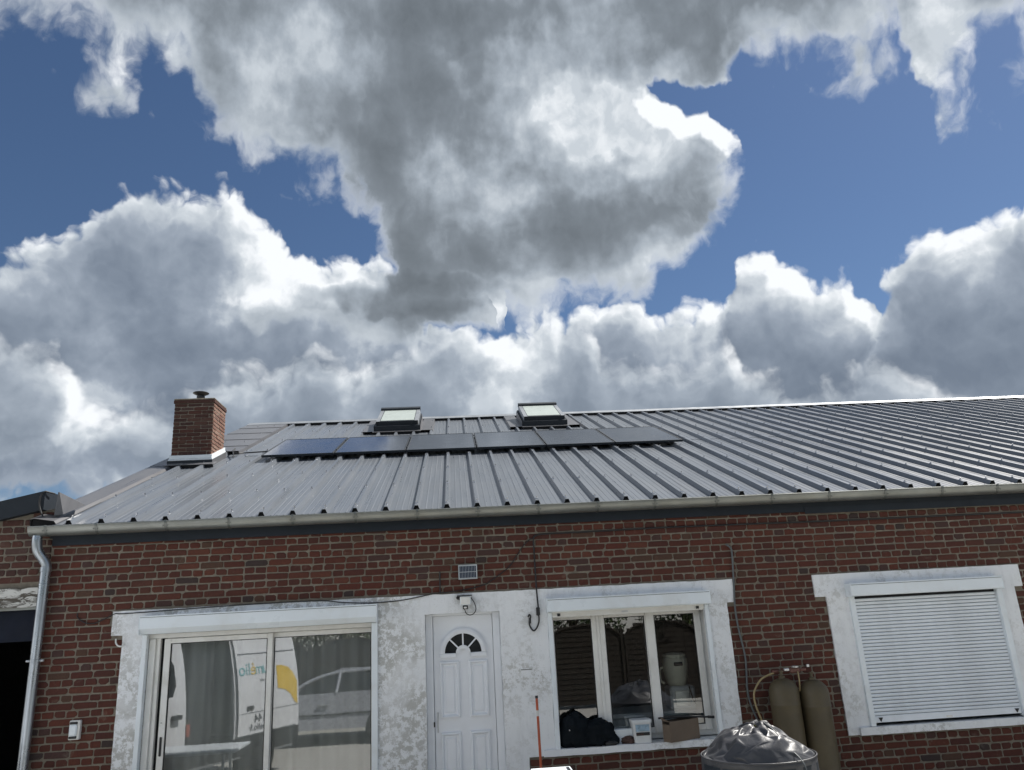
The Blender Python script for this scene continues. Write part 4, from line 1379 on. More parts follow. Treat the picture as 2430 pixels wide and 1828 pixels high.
wc = wire('black_cable', 'thick black cable fixed under the eaves, turning down beside the kitchen window to a loop', [(2428, 1216), (2200, 1226), (1960, 1237), (1700, 1247), (1560, 1253), (1400, 1262), (1300, 1267), (1275, 1270), (1266, 1277), (1266, 1290), (1268, 1320), (1270, 1353), (1273, 1399, -.03), (1277, 1439, -.04), (1278, 1456, -.04), (1279, 1474, -.04), (1274, 1490, -.045), (1266, 1497, -.045), (1258, 1487, -.04), (1256, 1476, -.04), (1259, 1464, -.04), (1256, 1459, -.04), (1253, 1465, -.04)], -.014, .0085, n=5)
p0_ = at(1277, 1452, -.04)
MB().cbox(p0_.x - .022, p0_.x + .018, -.065, -.032, p0_.z - .04, p0_.z + .045, .006).build('connector', MAT['rubber'], wc)
p0_ = at(1257, 1473, -.04)
MB().tube([(p0_.x, -.042, p0_.z - .03), (p0_.x + .004, -.042, p0_.z + .03)], .013, 8).build('connector', MAT['rubber'], wc)
ww = wire('thin_wire', 'thin dark wire strung from the black cable over the door and along the lintel edge', [(1262, 1279), (1258, 1280), (1240, 1298), (1214, 1338), (1196, 1356), (1160, 1382), (1152, 1387), (1113, 1398), (1060, 1406, -.028), (1031, 1409, -.028), (959, 1424, -.028), (887, 1431, -.03), (814, 1430, -.03), (760, 1426, -.03), (636, 1432, -.03), (500, 1441, -.03), (384, 1450, -.03), (290, 1457, -.03), (273, 1457, -.02), (249, 1469, -.014), (222, 1480, -.014), (201, 1478, -.014), (184, 1466, -.014), (184, 1455, -.014)], -.012, .0052, n=5)
MB().tube([at(1044, 1357, -.012), at(1044, 1385, -.014), at(1044.5, 1408, -.022)], .007, 8).build('wire_end', MAT['rubber'], ww)
wire('grey_conduit', 'grey flexible conduit running down the bricks between the kitchen window and the gas cylinders', [(1722, 1292), (1733, 1300), (1737, 1315), (1741, 1380), (1744, 1440), (1752, 1490), (1767, 1552), (1771, 1590), (1773, 1630), (1778, 1660), (1787, 1686), (1800, 1716), (1812, 1760)], -.026, .0105, 'conduit_grey')

ms = thing('small_solar_panel', 'small framed solar panel on the bricks above the entrance door', 'solar panel', (0.105, -.02, 2.68))
A_, B_, C2_, D_ = at(1088, 1343, -.06), at(1131, 1340, -.06), at(1132, 1372, -.045), at(1089, 1375, -.045)
cx_, cz_ = (A_.x + B_.x + C2_.x + D_.x) / 4, (A_.z + B_.z + C2_.z + D_.z) / 4
MB().cbox(cx_ - .100, cx_ + .100, -.052, -.034, cz_ - .075, cz_ + .075, .003).build('panel_back', MAT['rubber'], ms)
frb = MB()
for (x0, x1, z0, z1) in ((-.102, -.092, -.077, .077), (.092, .102, -.077, .077), (-.0918, .0918, .067, .077), (-.0918, .0918, -.077, -.067)):
    frb.box(cx_ + x0, cx_ + x1, -.058, -.030, cz_ + z0, cz_ + z1)
frb.build('frame', MAT['aluminium'], ms)
simple('mono_cell', (0.03, 0.04, 0.07), 0.2, var=0.15)
cm = MB().box(-.0068, .0068, -.001, 0, -.0295, .0295).mesh('cell', MAT['mono_cell'])
MB().box(cx_ - .0918, cx_ + .0918, -.0545, -.0525, cz_ - .0668, cz_ + .0668).build('cell_backing', MAT['aluminium'], ms)
for i in range(11):
    for k in range(2):
        piece('cell', cm, ms, (cx_ - .082 + i * .0164, -.0548, cz_ - .0325 + k * .065))
MB().tube([(cx_, -.034, cz_), (cx_, .01, cz_ - .02)], .012, 8).build('mount', MAT['rubber'], ms)

sl_o = thing('security_light', 'white boxy security light with sensor and looped cord over the entrance door', 'lamp', (.07, -.02, 2.37))
MB().cbox(.012, .128, -.105, -.045, 2.325, 2.420, .008).build('lamp_head', MAT['pvc'], sl_o)
MB().cbox(.022, .118, -.108, -.1055, 2.335, 2.410, .001).build('lens', MAT['pvc_frame'], sl_o)
MB().box(-.018, .142, -.115, -.022, 2.4215, 2.4285).build('visor', MAT['rubber'], sl_o)
MB().tube([(-.012, -.03, 2.405), (-.012, -.07, 2.402), (.011, -.07, 2.400)], .016, 10).build('bracket', MAT['rubber'], sl_o, smooth=50)
MB().cbox(.040, .096, -.095, -.050, 2.283, 2.324, .006).build('sensor', MAT['rubber'], sl_o)
MB().lathe([(.001, 0), (.016, .003), (.018, .012), (.010, .02)], .068, -.098, 12, 2.290).build('sensor_lens', MAT['pvc_frame'], sl_o, smooth=40)
MB().tube(bez([(.060, -.07, 2.284), (.072, -.07, 2.245), (.110, -.07, 2.222), (.155, -.065, 2.235), (.180, -.06, 2.280), (.165, -.055, 2.345), (.130, -.055, 2.402)], 6), .0048, 8).build('cord', MAT['rubber'], sl_o, smooth=60)

wl = thing('wall_light', 'small cream framed wall light on the bricks near the downpipe', 'lamp', (-3.868, -.01, 1.325))
MB().cbox(-3.920, -3.816, -.045, .002, 1.236, 1.416, .006).build('housing', MAT['pvc_frame'], wl)
MB().cbox(-3.912, -3.838, -.064, -.0455, 1.272, 1.380, .012).build('diffuser', MAT['pvc'], wl)
MB().cbox(-3.911, -3.838, -.058, -.0455, 1.382, 1.404, .003).build('end_cap', MAT['rubber'], wl)
MB().cbox(-3.911, -3.838, -.058, -.0455, 1.248, 1.270, .003).build('end_cap', MAT['rubber'], wl)
hk = thing('wall_hook', 'pale curved hook on the bricks under the lintel end of the sliding door', 'hook', at(284, 1530, -.02))
MB().tube(bez([at(275, 1517, -.02), at(275, 1526, -.04), at(280, 1533, -.05), at(289, 1534, -.05), at(293, 1527, -.03)], 5), .008, 8).build('hook', MAT['pvc_frame'], hk, smooth=60)
ol = thing('plaster_plate', 'blank painted-over letter slot on the render between door and kitchen window', 'wall plate', (.63, -.02, 1.80))
pA, pB = at(1233, 1586, -.02), at(1270, 1611, -.02)
MB().cbox(pA.x, pB.x, -.027, -.017, pB.z, pA.z, .004).build('plate', MAT['plaster'], ol)
MB().box(pA.x + .01, pB.x - .03, -.0285, -.0265, pA.z - .022, pA.z - .012).build('slot', MAT['zinc'], ol)

# ================================================================== gas cylinders
simple('olive_paint', (0.092, 0.073, 0.040), 0.55, var=0.14, scale=3, bmp=0.04, dirt=(0.045, 0.042, 0.034), dirt_amt=0.5, dscale=2.2)
simple('brass_red', (0.14, 0.060, 0.045), 0.5, var=0.2)
simple('hose_tan', (0.30, 0.235, 0.12), 0.5, var=0.12)
gprof = [(.118, 0.0), (.118, .07), (.135, .075), (.150, .12), (.151, .30), (.1525, .305), (.1525, .318), (.151, .322), (.150, 1.14), (.152, 1.145), (.152, 1.158), (.150, 1.162), (.150, 1.27), (.145, 1.305), (.128, 1.345), (.098, 1.378), (.060, 1.398), (.034, 1.404), (.032, 1.425), (.020, 1.43)]
for (gx, dz, lab) in ((3.352, .012, 'olive gas cylinder nearer the kitchen window, its hose curling over the covered barrel'), (3.672, -.020, 'olive gas cylinder nearer the closed roller shutter')):
    gc = thing('gas_cylinder', lab, 'gas cylinder', (gx, -.25, 0), 'gas cylinders standing against the wall')
    MB().lathe([(r_, z_ + dz if z_ > .1 else z_) for r_, z_ in gprof], gx, -.25, 32).build('tank', MAT['olive_paint'], gc, smooth=35)
    MB().lathe([(.016, 0), (.016, .03), (.024, .034), (.024, .05), (.012, .054)], gx, -.25, 12, 1.428 + dz).build('valve', MAT['olive_paint'], gc, smooth=40)
gr = thing('gas_regulator', 'reddish gas regulator and tan hose linking the two cylinders', 'gas regulator', (3.5, -.20, 1.46))
MB().cbox(3.46, 3.57, -.235, -.185, 1.455, 1.515, .012).build('regulator_body', MAT['brass_red'], gr)
MB().lathe([(.035, 0), (.038, .006), (.038, .014), (.02, .02)], 3.515, -.235, 16, 1.512).build('dial', MAT['aluminium'], gr, smooth=40)
MB().cbox(3.40, 3.459, -.225, -.195, 1.478, 1.508, .006).build('coupling', MAT['aluminium'], gr)
MB().cbox(3.571, 3.64, -.225, -.195, 1.470, 1.500, .006).build('coupling', MAT['brass_red'], gr)
MB().cbox(3.27, 3.399, -.222, -.198, 1.470, 1.494, .006).build('outlet', MAT['brass_red'], gr)
MB().cbox(3.735, 3.765, -.03, -.002, 1.49, 1.52, .004).build('wall_clip', MAT['aluminium'], gr)
MB().tube(bez([at(1836, 1598, -.21), at(1829, 1600, -.21), at(1808, 1611, -.21), at(1794, 1631, -.21), at(1789, 1650, -.21), at(1793, 1672, -.21), at(1801, 1694, -.21), at(1809, 1714, -.21), at(1820, 1750, -.21), at(1840, 1800, -.2)], 5), .0105, 8).build('hose', MAT['hose_tan'], gr, smooth=60)
MB().tube(bez([at(1893, 1594, -.24), at(1895, 1604, -.28), at(1897, 1618, -.3), at(1898, 1640, -.27)], 5), .008, 8).build('pigtail', MAT['hose_tan'], gr, smooth=60)

# ================================================================== covered round barrel
m, t, b = material('vinyl_cover', 0.33, spec=0.6)
co = objco(t)
t.put(b.inputs['Base Color'], t.mix(t.mr(t.noise(co, 5, 6, 0.6).outputs['Fac'], 0.35, 0.7), (0.030, 0.032, 0.038), (0.058, 0.060, 0.068)))
t.put(b.inputs['Roughness'], t.mr(t.noise(co, 9, 5, 0.6).outputs['Fac'], 0.3, 0.7, 0.36, 0.55))
bump(t, b, t.noise(co, 14, 5, 0.6, dist=0.8).outputs['Fac'], 0.35, 0.012)
BX, BY, BR, BZ = 2.366, -2.0, .438, 1.022
brl = thing('covered_barrel', 'round dark barrel under a crumpled shiny grey tarpaulin cover in front of the gas cylinders', 'barrel', (BX, BY, 0))
def hump(x, y):
    """drape over whatever stands on the lid"""
    xk = [(-.50, 0), (-.40, .012), (-.32, .07), (-.24, .168), (-.15, .205), (-.02, .222), (.07, .245), (.12, .225), (.19, .165), (.30, .085), (.42, .022), (.50, 0)]
    for (a, ha), (b2, hb) in zip(xk, xk[1:]):
        if a <= x <= b2:
            k = (x - a) / (b2 - a)
            k = k * k * (3 - 2 * k)
            hx = ha + (hb - ha) * k
            break
    else:
        hx = 0
    yy = max(0, 1 - (y / .475) ** 2)
    return .90 * hx * yy ** 0.5 + .012 * max(0, 1 - (x * x + y * y) / (BR * BR))
mb = MB()
trg = random.Random(21)
rings_ = [0.0, .14, .30, .47, .64, .80, .92, 1.0]
na_ = 26
vs = []
for i, rf in enumerate(rings_):
    for k in range(na_):
        inner = 0 < i < len(rings_) - 1
        th = 2 * math.pi * (k + (.5 if i % 2 else 0) + (trg.uniform(-.32, .32) if inner else 0)) / na_
        rr2 = BR * (rf + (trg.uniform(-.045, .045) if inner else 0))
        x_, y_ = rr2 * math.cos(th), rr2 * math.sin(th)
        h_ = hump(x_, y_) * min(1, max(0, (1 - rr2 / BR) / .14)) ** .6
        h_ *= trg.uniform(.80, 1.10) if inner else 1
        h_ += (trg.uniform(-.010, .016) if inner else 0) + (.010 * (-1) ** k if i in (4, 5) else 0)
        vs.append((BX + x_, BY + y_, BZ + max(.003, h_) if inner else BZ + max(.003, h_)))
fs = []
for i in range(len(rings_) - 1):
    for k in range(na_):
        p, q = i * na_ + k, i * na_ + (k + 1) % na_
        r_, s_ = (i + 1) * na_ + k, (i + 1) * na_ + (k + 1) % na_
        fs += [(p, r_, s_), (p, s_, q)] if i % 2 == 0 else [(p, r_, q), (q, r_, s_)]
mb.add(vs, fs)
cov = mb.build('cover_top', MAT['vinyl_cover'], brl)
sd_ = cov.modifiers.new('soft', 'SUBSURF')
sd_.subdivision_type = 'SIMPLE'
sd_.levels = sd_.render_levels = 2
bv_ = cov.modifiers.new('ease', 'SMOOTH')
bv_.factor, bv_.iterations = .5, 2
cov.data.polygons.foreach_set('use_smooth', [True] * len(cov.data.polygons))
na_ = 84
mb = MB()
vs = []
zs_ = [BZ + .004, BZ - .004, BZ - .03, BZ - .10, BZ - .25, BZ - .45, BZ - .62]
for i, z_ in enumerate(zs_):
    for k in range(na_):
        th = 2 * math.pi * k / na_
        rr_ = BR + (.004 if i == 0 else .010) + (i * .006) * mnoise.noise(Vector((math.cos(th) * 4, math.sin(th) * 4, z_ * 2)))
        vs.append((BX + rr_ * math.cos(th), BY + rr_ * math.sin(th), z_ + .004 * mnoise.noise(Vector((math.cos(th) * 6, math.sin(th) * 6, 1)))))
fs = [(i * na_ + k, (i + 1) * na_ + k, (i + 1) * na_ + (k + 1) % na_, i * na_ + (k + 1) % na_)[::-1] for i in range(len(zs_) - 1) for k in range(na_)]
fs = [f[::-1] for f in fs]
mb.add(vs, [f[::-1] for f in fs])
mb.build('cover_skirt', MAT['vinyl_cover'], brl, smooth=70)
MB().lathe([(.40, 0), (.43, .02), (.445, .5), (.45, .98)], BX, BY, 40).build('drum', MAT['anthracite'], brl, smooth=40)
ring = [(BX + (BR + .010) * math.cos(a), BY + (BR + .010) * math.sin(a), BZ + .001) for a in [2 * math.pi * k / 72 for k in range(73)]]
MB().tube(ring, .0075, 8, caps=False).build('hem', MAT['vinyl_cover'], brl, smooth=60)
MB().tube(bez([(BX + .05, BY - .09, BZ + .245), (BX + .09, BY - .2, BZ + .19), (BX + .13, BY - .33, BZ + .09), (BX + .17, BY - .43, BZ + .025), (BX + .19, BY - .475, BZ - .06), (BX + .2, BY - .48, BZ - .3)], 6), .004, 6).build('draw_cord', MAT['conduit_grey'], brl, smooth=60)
simple('yellow_cloth', (0.55, 0.52, 0.16), 0.8, var=0.2)
yc_ = thing('yellow_cloth', 'small yellow cloth scrap on top of the tarpaulin cover', 'cloth', (BX + .02, BY + .02, BZ + .235))
mb = MB()
for i in range(7):
    for k in range(7):
        mb.v.append((BX - .02 + i * .009, BY - .03 + k * .009, BZ + .196 + .03 * math.sin(i * 1.1) * math.cos(k * .9) + .012 * mnoise.noise(Vector((i, k, 2)))))
mb.f += [(i * 7 + k, (i + 1) * 7 + k, (i + 1) * 7 + k + 1, i * 7 + k + 1) for i in range(6) for k in range(6)]
mb.build('cloth', MAT['yellow_cloth'], yc_, smooth=60)

# ================================================================== pole and table by the wall
simple('orange_paint', (0.42, 0.085, 0.030), 0.55, var=0.15, dirt=(0.16, 0.06, 0.04), dirt_amt=0.5)
simple('white_band', (0.6, 0.6, 0.58), 0.6)
pt, pb_ = at(1273, 1651, -.50), at(1284, 1824, -.56)
dpole = (pb_ - pt)
foot = pt + dpole * (pt.z / (pt.z - pb_.z))
pol = thing('marker_pole', 'thin orange marker pole with a white band leaning between door and kitchen window', 'pole', foot)
L_ = (pt - foot)
sg = lambda a, b2, nm, mat, r_: MB().tube([foot + L_ * a, foot + L_ * b2], r_, 12).build(nm, MAT[mat], pol, smooth=50)
sg(0, .868, 'shaft', 'orange_paint', .0125)
sg(.868, .905, 'band', 'white_band', .0126)
sg(.905, .982, 'shaft', 'orange_paint', .0125)
sg(.982, 1.0, 'tip', 'rubber', .015)

fa, fb = at(1258, 1822, -1.5), at(1353, 1818, -1.5)
tb = thing('side_table', 'small white topped side table below the kitchen window', 'table', (fa.x + .2, -1.8, 0))
tz = fb.z
MB().cbox(fa.x, fb.x, -2.12, -1.5, tz - .028, tz, .006).build('table_top', MAT['pvc'], tb)
MB().cbox(fa.x + .30, fb.x - .02, -2.05, -1.56, tz + .001, tz + .006, .001).build('mat', MAT['anthracite'], tb)
for x_ in (fa.x + .03, fb.x - .06):
    for y_ in (-2.08, -1.57):
        MB().cbox(x_, x_ + .03, y_, y_ + .03, 0, tz - .029, .003).build('leg', MAT['aluminium'], tb)

# ================================================================== things on the kitchen sill
SZ = .852
simple('navy_cloth', (0.007, 0.010, 0.013), 0.8, var=0.35, scale=9, bmp=0.1, spec=0.12)
simple('cardboard', (0.165, 0.125, 0.092), 0.85, var=0.12, scale=4, bmp=0.05)
simple('tub_plastic', (0.66, 0.68, 0.68), 0.4, var=0.04)
simple('label_blue', (0.30, 0.42, 0.52), 0.5, var=0.4, scale=22)
simple('brown_rag', (0.075, 0.045, 0.038), 0.9, var=0.3)
def lump(name, parent, cx_, cy_, cz0, rx, ry, rz, mat, seed, amp=.25, freq=2.2, n=26):
    """crumpled cloth: a body pushed in and out by ridged folds, flat where it lies on the sill"""
    mb = MB()
    vs = []
    for i in range(n + 1):
        ph = math.pi * i / n
        for k in range(2 * n):
            th = math.pi * k / n
            d_ = Vector((math.sin(ph) * math.cos(th), math.sin(ph) * math.sin(th), math.cos(ph)))
            q_ = d_ * freq + Vector((seed, seed * 2.3, 0))
            f_ = 1 + amp * (1 - 3.2 * abs(mnoise.noise(q_))) + amp * .32 * (1 - 3.2 * abs(mnoise.noise(q_ * 2.3)))
            p = Vector((d_.x * rx, d_.y * ry, d_.z * rz)) * f_
            vs.append((cx_ + p.x, min(cy_ + p.y, .118), max(cz0, cz0 + rz * .72 + p.z)))
    m_ = 2 * n
    mb.add(vs, [(i * m_ + k, (i + 1) * m_ + k, (i + 1) * m_ + (k + 1) % m_, i * m_ + (k + 1) % m_) for i in range(n) for k in range(m_)])
    return mb.build(name, MAT[mat], parent, smooth=80 if n > 12 else 26)
bag = thing('dark_jacket_heap', 'heap of dark crumpled work jackets on the kitchen window sill', 'clothes', (1.3, .02, SZ))
lump('jacket', bag, 1.17, .03, SZ, .155, .085, .175, 'navy_cloth', 3.1, .26, 1.5, 11)
lump('jacket', bag, 1.40, .03, SZ, .165, .085, .135, 'navy_cloth', 7.7, .28, 1.6, 11)
mb = MB().add([(1.385, -.035, 1.045), (1.345, -.06, .90), (1.405, -.075, .872), (1.455, -.05, .90), (1.56, -.02, .99), (1.50, .0, 1.03), (1.56, -.01, .88)], [(0, 1, 2), (0, 2, 3), (0, 3, 4, 5), (3, 6, 4)])
mb.build('flap', MAT['navy_cloth'], bag)
lump('sleeve', bag, 1.53, .02, SZ, .085, .06, .06, 'navy_cloth', 1.9, .25, 1.8, 9)
MB().cbox(1.095, 1.105, -.075, -.062, 1.02, 1.032, .002).build('zip_pull', MAT['aluminium'], bag)
gv = thing('black_glove', 'small black glove lying at the front edge of the kitchen sill', 'glove', (1.53, -.035, SZ))
lump('glove', gv, 1.535, -.030, SZ, .060, .026, .026, 'rubber', 4.4, .18, 2.6, 16)
rg = thing('brown_rag', 'crumpled brown rag beside the white tub on the sill', 'rag', (1.72, .0, SZ))
lump('rag', rg, 1.725, .01, SZ, .065, .04, .038, 'brown_rag', 9.2, .3, 2.6, 16)
wb_ = thing('white_carton', 'low white carton behind the rag on the kitchen sill', 'box', (1.66, .06, SZ))
MB().cbox(1.575, 1.775, .03, .115, SZ, SZ + .135, .003).build('carton', MAT['pvc'], wb_)
tub = thing('plastic_tub', 'white plastic tub with lid and printed label on the kitchen sill', 'tub', (1.87, .02, SZ))
def rrect(cx_, cy_, hx, hy, rad, n=5):
    out = []
    for (sx_, sy_, a0) in ((1, 1, 0), (-1, 1, 90), (-1, -1, 180), (1, -1, 270)):
        for i in range(n + 1):
            a = R(a0 + 90 * i / n)
            out.append((cx_ + sx_ * (hx - rad) + rad * math.cos(a), cy_ + sy_ * (hy - rad) + rad * math.sin(a)))
    return out
def loft(levels):
    mb = MB()
    n = len(levels[0][0])
    for poly, z_ in levels:
        mb.v += [(x_, y_, z_) for x_, y_ in poly]
    mb.f += [(i * n + k, i * n + (k + 1) % n, (i + 1) * n + (k + 1) % n, (i + 1) * n + k) for i in range(len(levels) - 1) for k in range(n)]
    mb.f += [tuple(range(n))[::-1], tuple((len(levels) - 1) * n + k for k in range(n))]
    return mb
tx = 1.868
loft([(rrect(tx, .03, .090, .072, .022), SZ), (rrect(tx, .03, .099, .080, .024), SZ + .195)]).build('tub_body', MAT['tub_plastic'], tub, smooth=40)
loft([(rrect(tx, .03, .106, .087, .026), SZ + .190), (rrect(tx, .03, .108, .089, .026), SZ + .216), (rrect(tx, .03, .102, .083, .026), SZ + .226)]).build('lid', MAT['tub_plastic'], tub, smooth=40)
MB().box(tx - .072, tx + .072, -.0535, -.0515, SZ + .115, SZ + .180).build('label', MAT['label_blue'], tub)
MB().box(tx - .070, tx + .072, -.0530, -.0505, SZ + .075, SZ + .105).build('label_stripe', MAT['rubber'], tub)
MB().box(tx - .070, tx + .010, -.0538, -.0531, SZ + .082, SZ + .095).build('label_text', MAT['brown_rag'], tub)
cbx = thing('cardboard_box', 'open brown cardboard box on the kitchen sill near the window jamb', 'box', (2.29, .004, SZ))
cbx.rotation_euler = (0, 0, R(27))
cb_ = MB()
w2, d2, h2, tk = .200, .060, .198, .006
cb_.box(-w2, w2, -d2, -d2 + tk, 0, h2).box(-w2, w2, d2 - tk, d2, 0, h2).box(-w2, -w2 + tk, -d2 + tk, d2 - tk, 0, h2 - .03).box(w2 - tk, w2, -d2 + tk, d2 - tk, 0, h2).box(-w2 + tk, w2 - tk, -d2 + tk, d2 - tk, 0, tk)
cb_.build('box_body', MAT['cardboard'], cbx, local=True)
MB().add([(-w2, -d2, h2), (-w2 + .0, d2, h2 + .0), (-w2 - .02, d2, h2 + .045), (-w2 + .16, -d2 + .02, h2 - .012)], [(0, 3, 1), (0, 1, 2)]).build('flap', MAT['cardboard'], cbx, local=True)
MB().add([(-w2 + .02, d2, h2), (w2, d2, h2), (w2 - .02, d2 - .05, h2 + .018), (-w2 + .04, d2 - .05, h2 + .012)], [(0, 1, 2, 3)]).build('flap', MAT['cardboard'], cbx, local=True)
st_ = thing('black_rod', 'short black rod lying across the top of the cardboard box', 'rod', (2.35, .02, SZ + .21))
MB().tube([(2.06, .01, SZ + .222), (2.40, .03, SZ + .218), (2.66, .035, SZ + .196)], .010, 10).build('rod', MAT['rubber'], st_, smooth=50)
MB().tube([(2.60, .033, SZ + .202), (2.668, .036, SZ + .195)], .014, 10).build('grip', MAT['rubber'], st_, smooth=50)

# ================================================================== behind the glass
m, t, b = material('net_curtain', 0.9, spec=0.1)
t.put(b.inputs['Base Color'], t.mix(t.noise(objco(t), 3, 4).outputs['Fac'], (0.52, 0.54, 0.55), (0.68, 0.70, 0.70)))
cur = thing('curtain', 'grey curtain hanging in folds behind the sliding glass door', 'curtain', (-2.1, .42, 0))
mb = MB()
nx = 220
for j in range(2):
    for i in range(nx + 1):
        x_ = -3.22 + 2.32 * i / nx
        mb.v.append((x_, .235 + .035 * math.sin(x_ * 17 + 1.5 * math.sin(x_ * 3)) + .015 * math.sin(x_ * 41), .03 + j * 2.25))
mb.f = [(i, i + 1, nx + 2 + i, nx + 1 + i) for i in range(nx)]
mb.build('cloth', MAT['net_curtain'], cur, smooth=80)
simple('cream_enamel', (0.80, 0.78, 0.64), 0.35, var=0.05)
simple('appliance_white', (0.76, 0.80, 0.82), 0.4, var=0.05)
IY = .55
ctr = at(1600, 1683, IY)
kc = thing('kitchen_counter', 'pale counter top seen through the kitchen window', 'counter', (2.55, .75, 0))
MB().cbox(1.6, 3.45, .42, 1.05, ctr.z - .05, ctr.z, .006).build('worktop', MAT['appliance_white'], kc)
MB().box(1.62, 3.43, .46, 1.03, .03, ctr.z - .052).build('cabinet', MAT['appliance_white'], kc)
b0, b1 = at(1590, 1630, IY - .12), at(1655, 1682, IY - .12)
ap = thing('appliance_base', 'pale boxy appliance on the counter behind the kitchen window', 'appliance', (b0.x + .16, IY, ctr.z))
MB().cbox(b0.x, b1.x, IY - .12, IY + .16, ctr.z, b0.z - .002, .02).build('casing', MAT['appliance_white'], ap)
MB().cbox(b0.x + .05, b1.x - .07, IY - .128, IY - .1205, ctr.z + .04, b0.z - .05, .003).build('front_plate', MAT['aluminium'], ap)
MB().tube(bez([(b1.x - .07, IY - .13, b0.z), (b1.x - .05, IY - .15, b0.z - .12), (b1.x - .02, IY - .14, ctr.z + .06)], 6), .006, 6).build('cord', MAT['rubber'], ap)
ds = thing('cream_jar', 'round cream jar with a dark slot standing on the appliance behind the kitchen window', 'jar', (b0.x + .16, IY, b0.z))
jx = at(1604, 1600, IY).x
jz = b0.z
MB().lathe([(.085, 0), (.10, .01), (.125, .08), (.142, .18), (.146, .24), (.140, .285), (.128, .30), (.13, .31), (.13, .33), (.09, .35), (.02, .355)], jx, IY, 28, jz).build('jar_body', MAT['cream_enamel'], ds, smooth=40)
MB().cbox(jx - .048, jx + .048, IY - .156, IY - .10, jz + .215, jz + .255, .006).build('slot', MAT['rubber'], ds)
MB().tube(bez([(jx - .14, IY, jz + .2), (jx - .19, IY - .02, jz + .17), (jx - .185, IY - .02, jz + .06), (jx - .15, IY, jz + .03)], 6), .012, 8).build('handle', MAT['cream_enamel'], ds, smooth=60)

# ================================================================== the yard in front of the house (seen in the panes)
simple('van_white', (0.72, 0.74, 0.77), 0.25, var=0.02, dirt=(0.5, 0.5, 0.48), dirt_amt=0.2)
simple('car_silver', (0.50, 0.52, 0.57), 0.28, 0.35, var=0.05)
simple('tyre', (0.02, 0.02, 0.02), 0.8)
simple('logo_teal', (0.18, 0.45, 0.48), 0.5)
simple('logo_yellow', (0.75, 0.52, 0.06), 0.5, var=0.05)
simple('lamp_red', (0.35, 0.07, 0.04), 0.3)
simple('text_dark', (0.05, 0.055, 0.07), 0.6)
van = thing('white_van', 'white panel van with open side door and coloured lettering, mirrored in the sliding door', 'van', (-2.7, -5.0, 0))
van.rotation_euler = (0, 0, math.atan2(.879, -.476))
sec = [(.03, .40), (.0, .52), (.0, 1.02), (.02, 1.30), (.07, 1.62), (.13, 1.86), (.20, 2.08), (.34, 2.22), (.6, 2.28)]
def surf(z_):
    for (ya, za), (yb, zb) in zip(sec, sec[1:]):
        if za <= z_ <= zb:
            return ya + (yb - ya) * (z_ - za) / (zb - za)
    return sec[0][0]
def skin(x0, x1, z0, z1, off=0.0, n=1):
    """strip of the near flank between two heights"""
    zs_ = sorted({z0, z1} | {z_ for _, z_ in sec if z0 < z_ < z1})
    mb = MB()
    for z_ in zs_:
        mb.v += [(x0, surf(z_) - off, z_), (x1, surf(z_) - off, z_)]
    mb.f += [(2 * i, 2 * i + 1, 2 * i + 3, 2 * i + 2) for i in range(len(zs_) - 1)]
    return mb
W = 1.95
body = MB()
full = sec + [(W - y_, z_) for y_, z_ in sec[::-1]]
for (x0, x1, sub) in ((0.0, 1.40, full), (1.40, 2.32, None), (2.32, 3.55, full)):
    if sub is not None:
        n = len(sub)
        body.add([(x0, y_, z_) for y_, z_ in sub] + [(x1, y_, z_) for y_, z_ in sub], [(k, n + k, n + k + 1, k + 1)[::-1] for k in range(n - 1)])
    else:
        up = [(surf(2.14), 2.14)] + [q for q in full if q[1] > 2.14 or q[0] > 1]
        n = len(up)
        body.add([(x0, y_, z_) for y_, z_ in up] + [(x1, y_, z_) for y_, z_ in up], [(k, n + k, n + k + 1, k + 1)[::-1] for k in range(n - 1)])
body.add([(0, y_, z_) for y_, z_ in full], [tuple(range(len(full)))])
nose = [(3.55, full), (4.05, [(y_ + .02 if y_ < 1 else y_ - .02, min(z_, 2.0)) for y_, z_ in full]), (4.55, [(y_ + .05 if y_ < 1 else y_ - .05, min(z_, 1.25)) for y_, z_ in full]), (5.05, [(y_ + .15 if y_ < 1 else y_ - .15, min(z_, 1.0)) for y_, z_ in full])]
n = len(full)
for (x0, s0), (x1, s1) in zip(nose, nose[1:]):
    body.add([(x0, y_, z_) for y_, z_ in s0] + [(x1, y_, z_) for y_, z_ in s1], [(k, n + k, n + k + 1, k + 1)[::-1] for k in range(n - 1)])
body.add([(5.05, y_, z_) for y_, z_ in nose[-1][1]], [tuple(range(n))[::-1]])
body.box(0.05, 5.0, .06, W - .06, .36, .50)
body.build('body', MAT['van_white'], van, local=True)
MB().box(1.40, 2.32, .45, W - .1, .52, 2.13).build('cargo_bay', MAT['dark_void'], van, local=True)
skin(.06, 1.38, .69, 2.06, .06).add([(1.38, surf(.69) - .06, .69), (1.38, surf(.69), .69), (1.38, surf(2.06), 2.06), (1.38, surf(2.06) - .06, 2.06)], [(0, 1, 2, 3)]).build('side_door', MAT['van_white'], van, local=True)
skin(.10, 1.34, 1.825, 1.84, .064).build('door_rail', MAT['text_dark'], van, local=True)
skin(.06, 1.37, .985, .992, .064).build('door_crease', MAT['text_dark'], van, local=True)
skin(.0, 3.5, .40, .66, .012).build('sill_cladding', MAT['rubber'], van, local=True)
mb = MB()
for i in range(9):
    pass
def patch(x_z, off):
    return MB().add([(x_, surf(z_) - off, z_) for x_, z_ in x_z], [tuple(range(len(x_z)))])
patch([(2.55, 1.37), (3.2, 1.37), (3.15, 1.87), (2.62, 1.87), (2.54, 1.84), (2.50, 1.76), (2.49, 1.5)], .008).build('cab_window', MAT['fan_glass'], van, local=True)
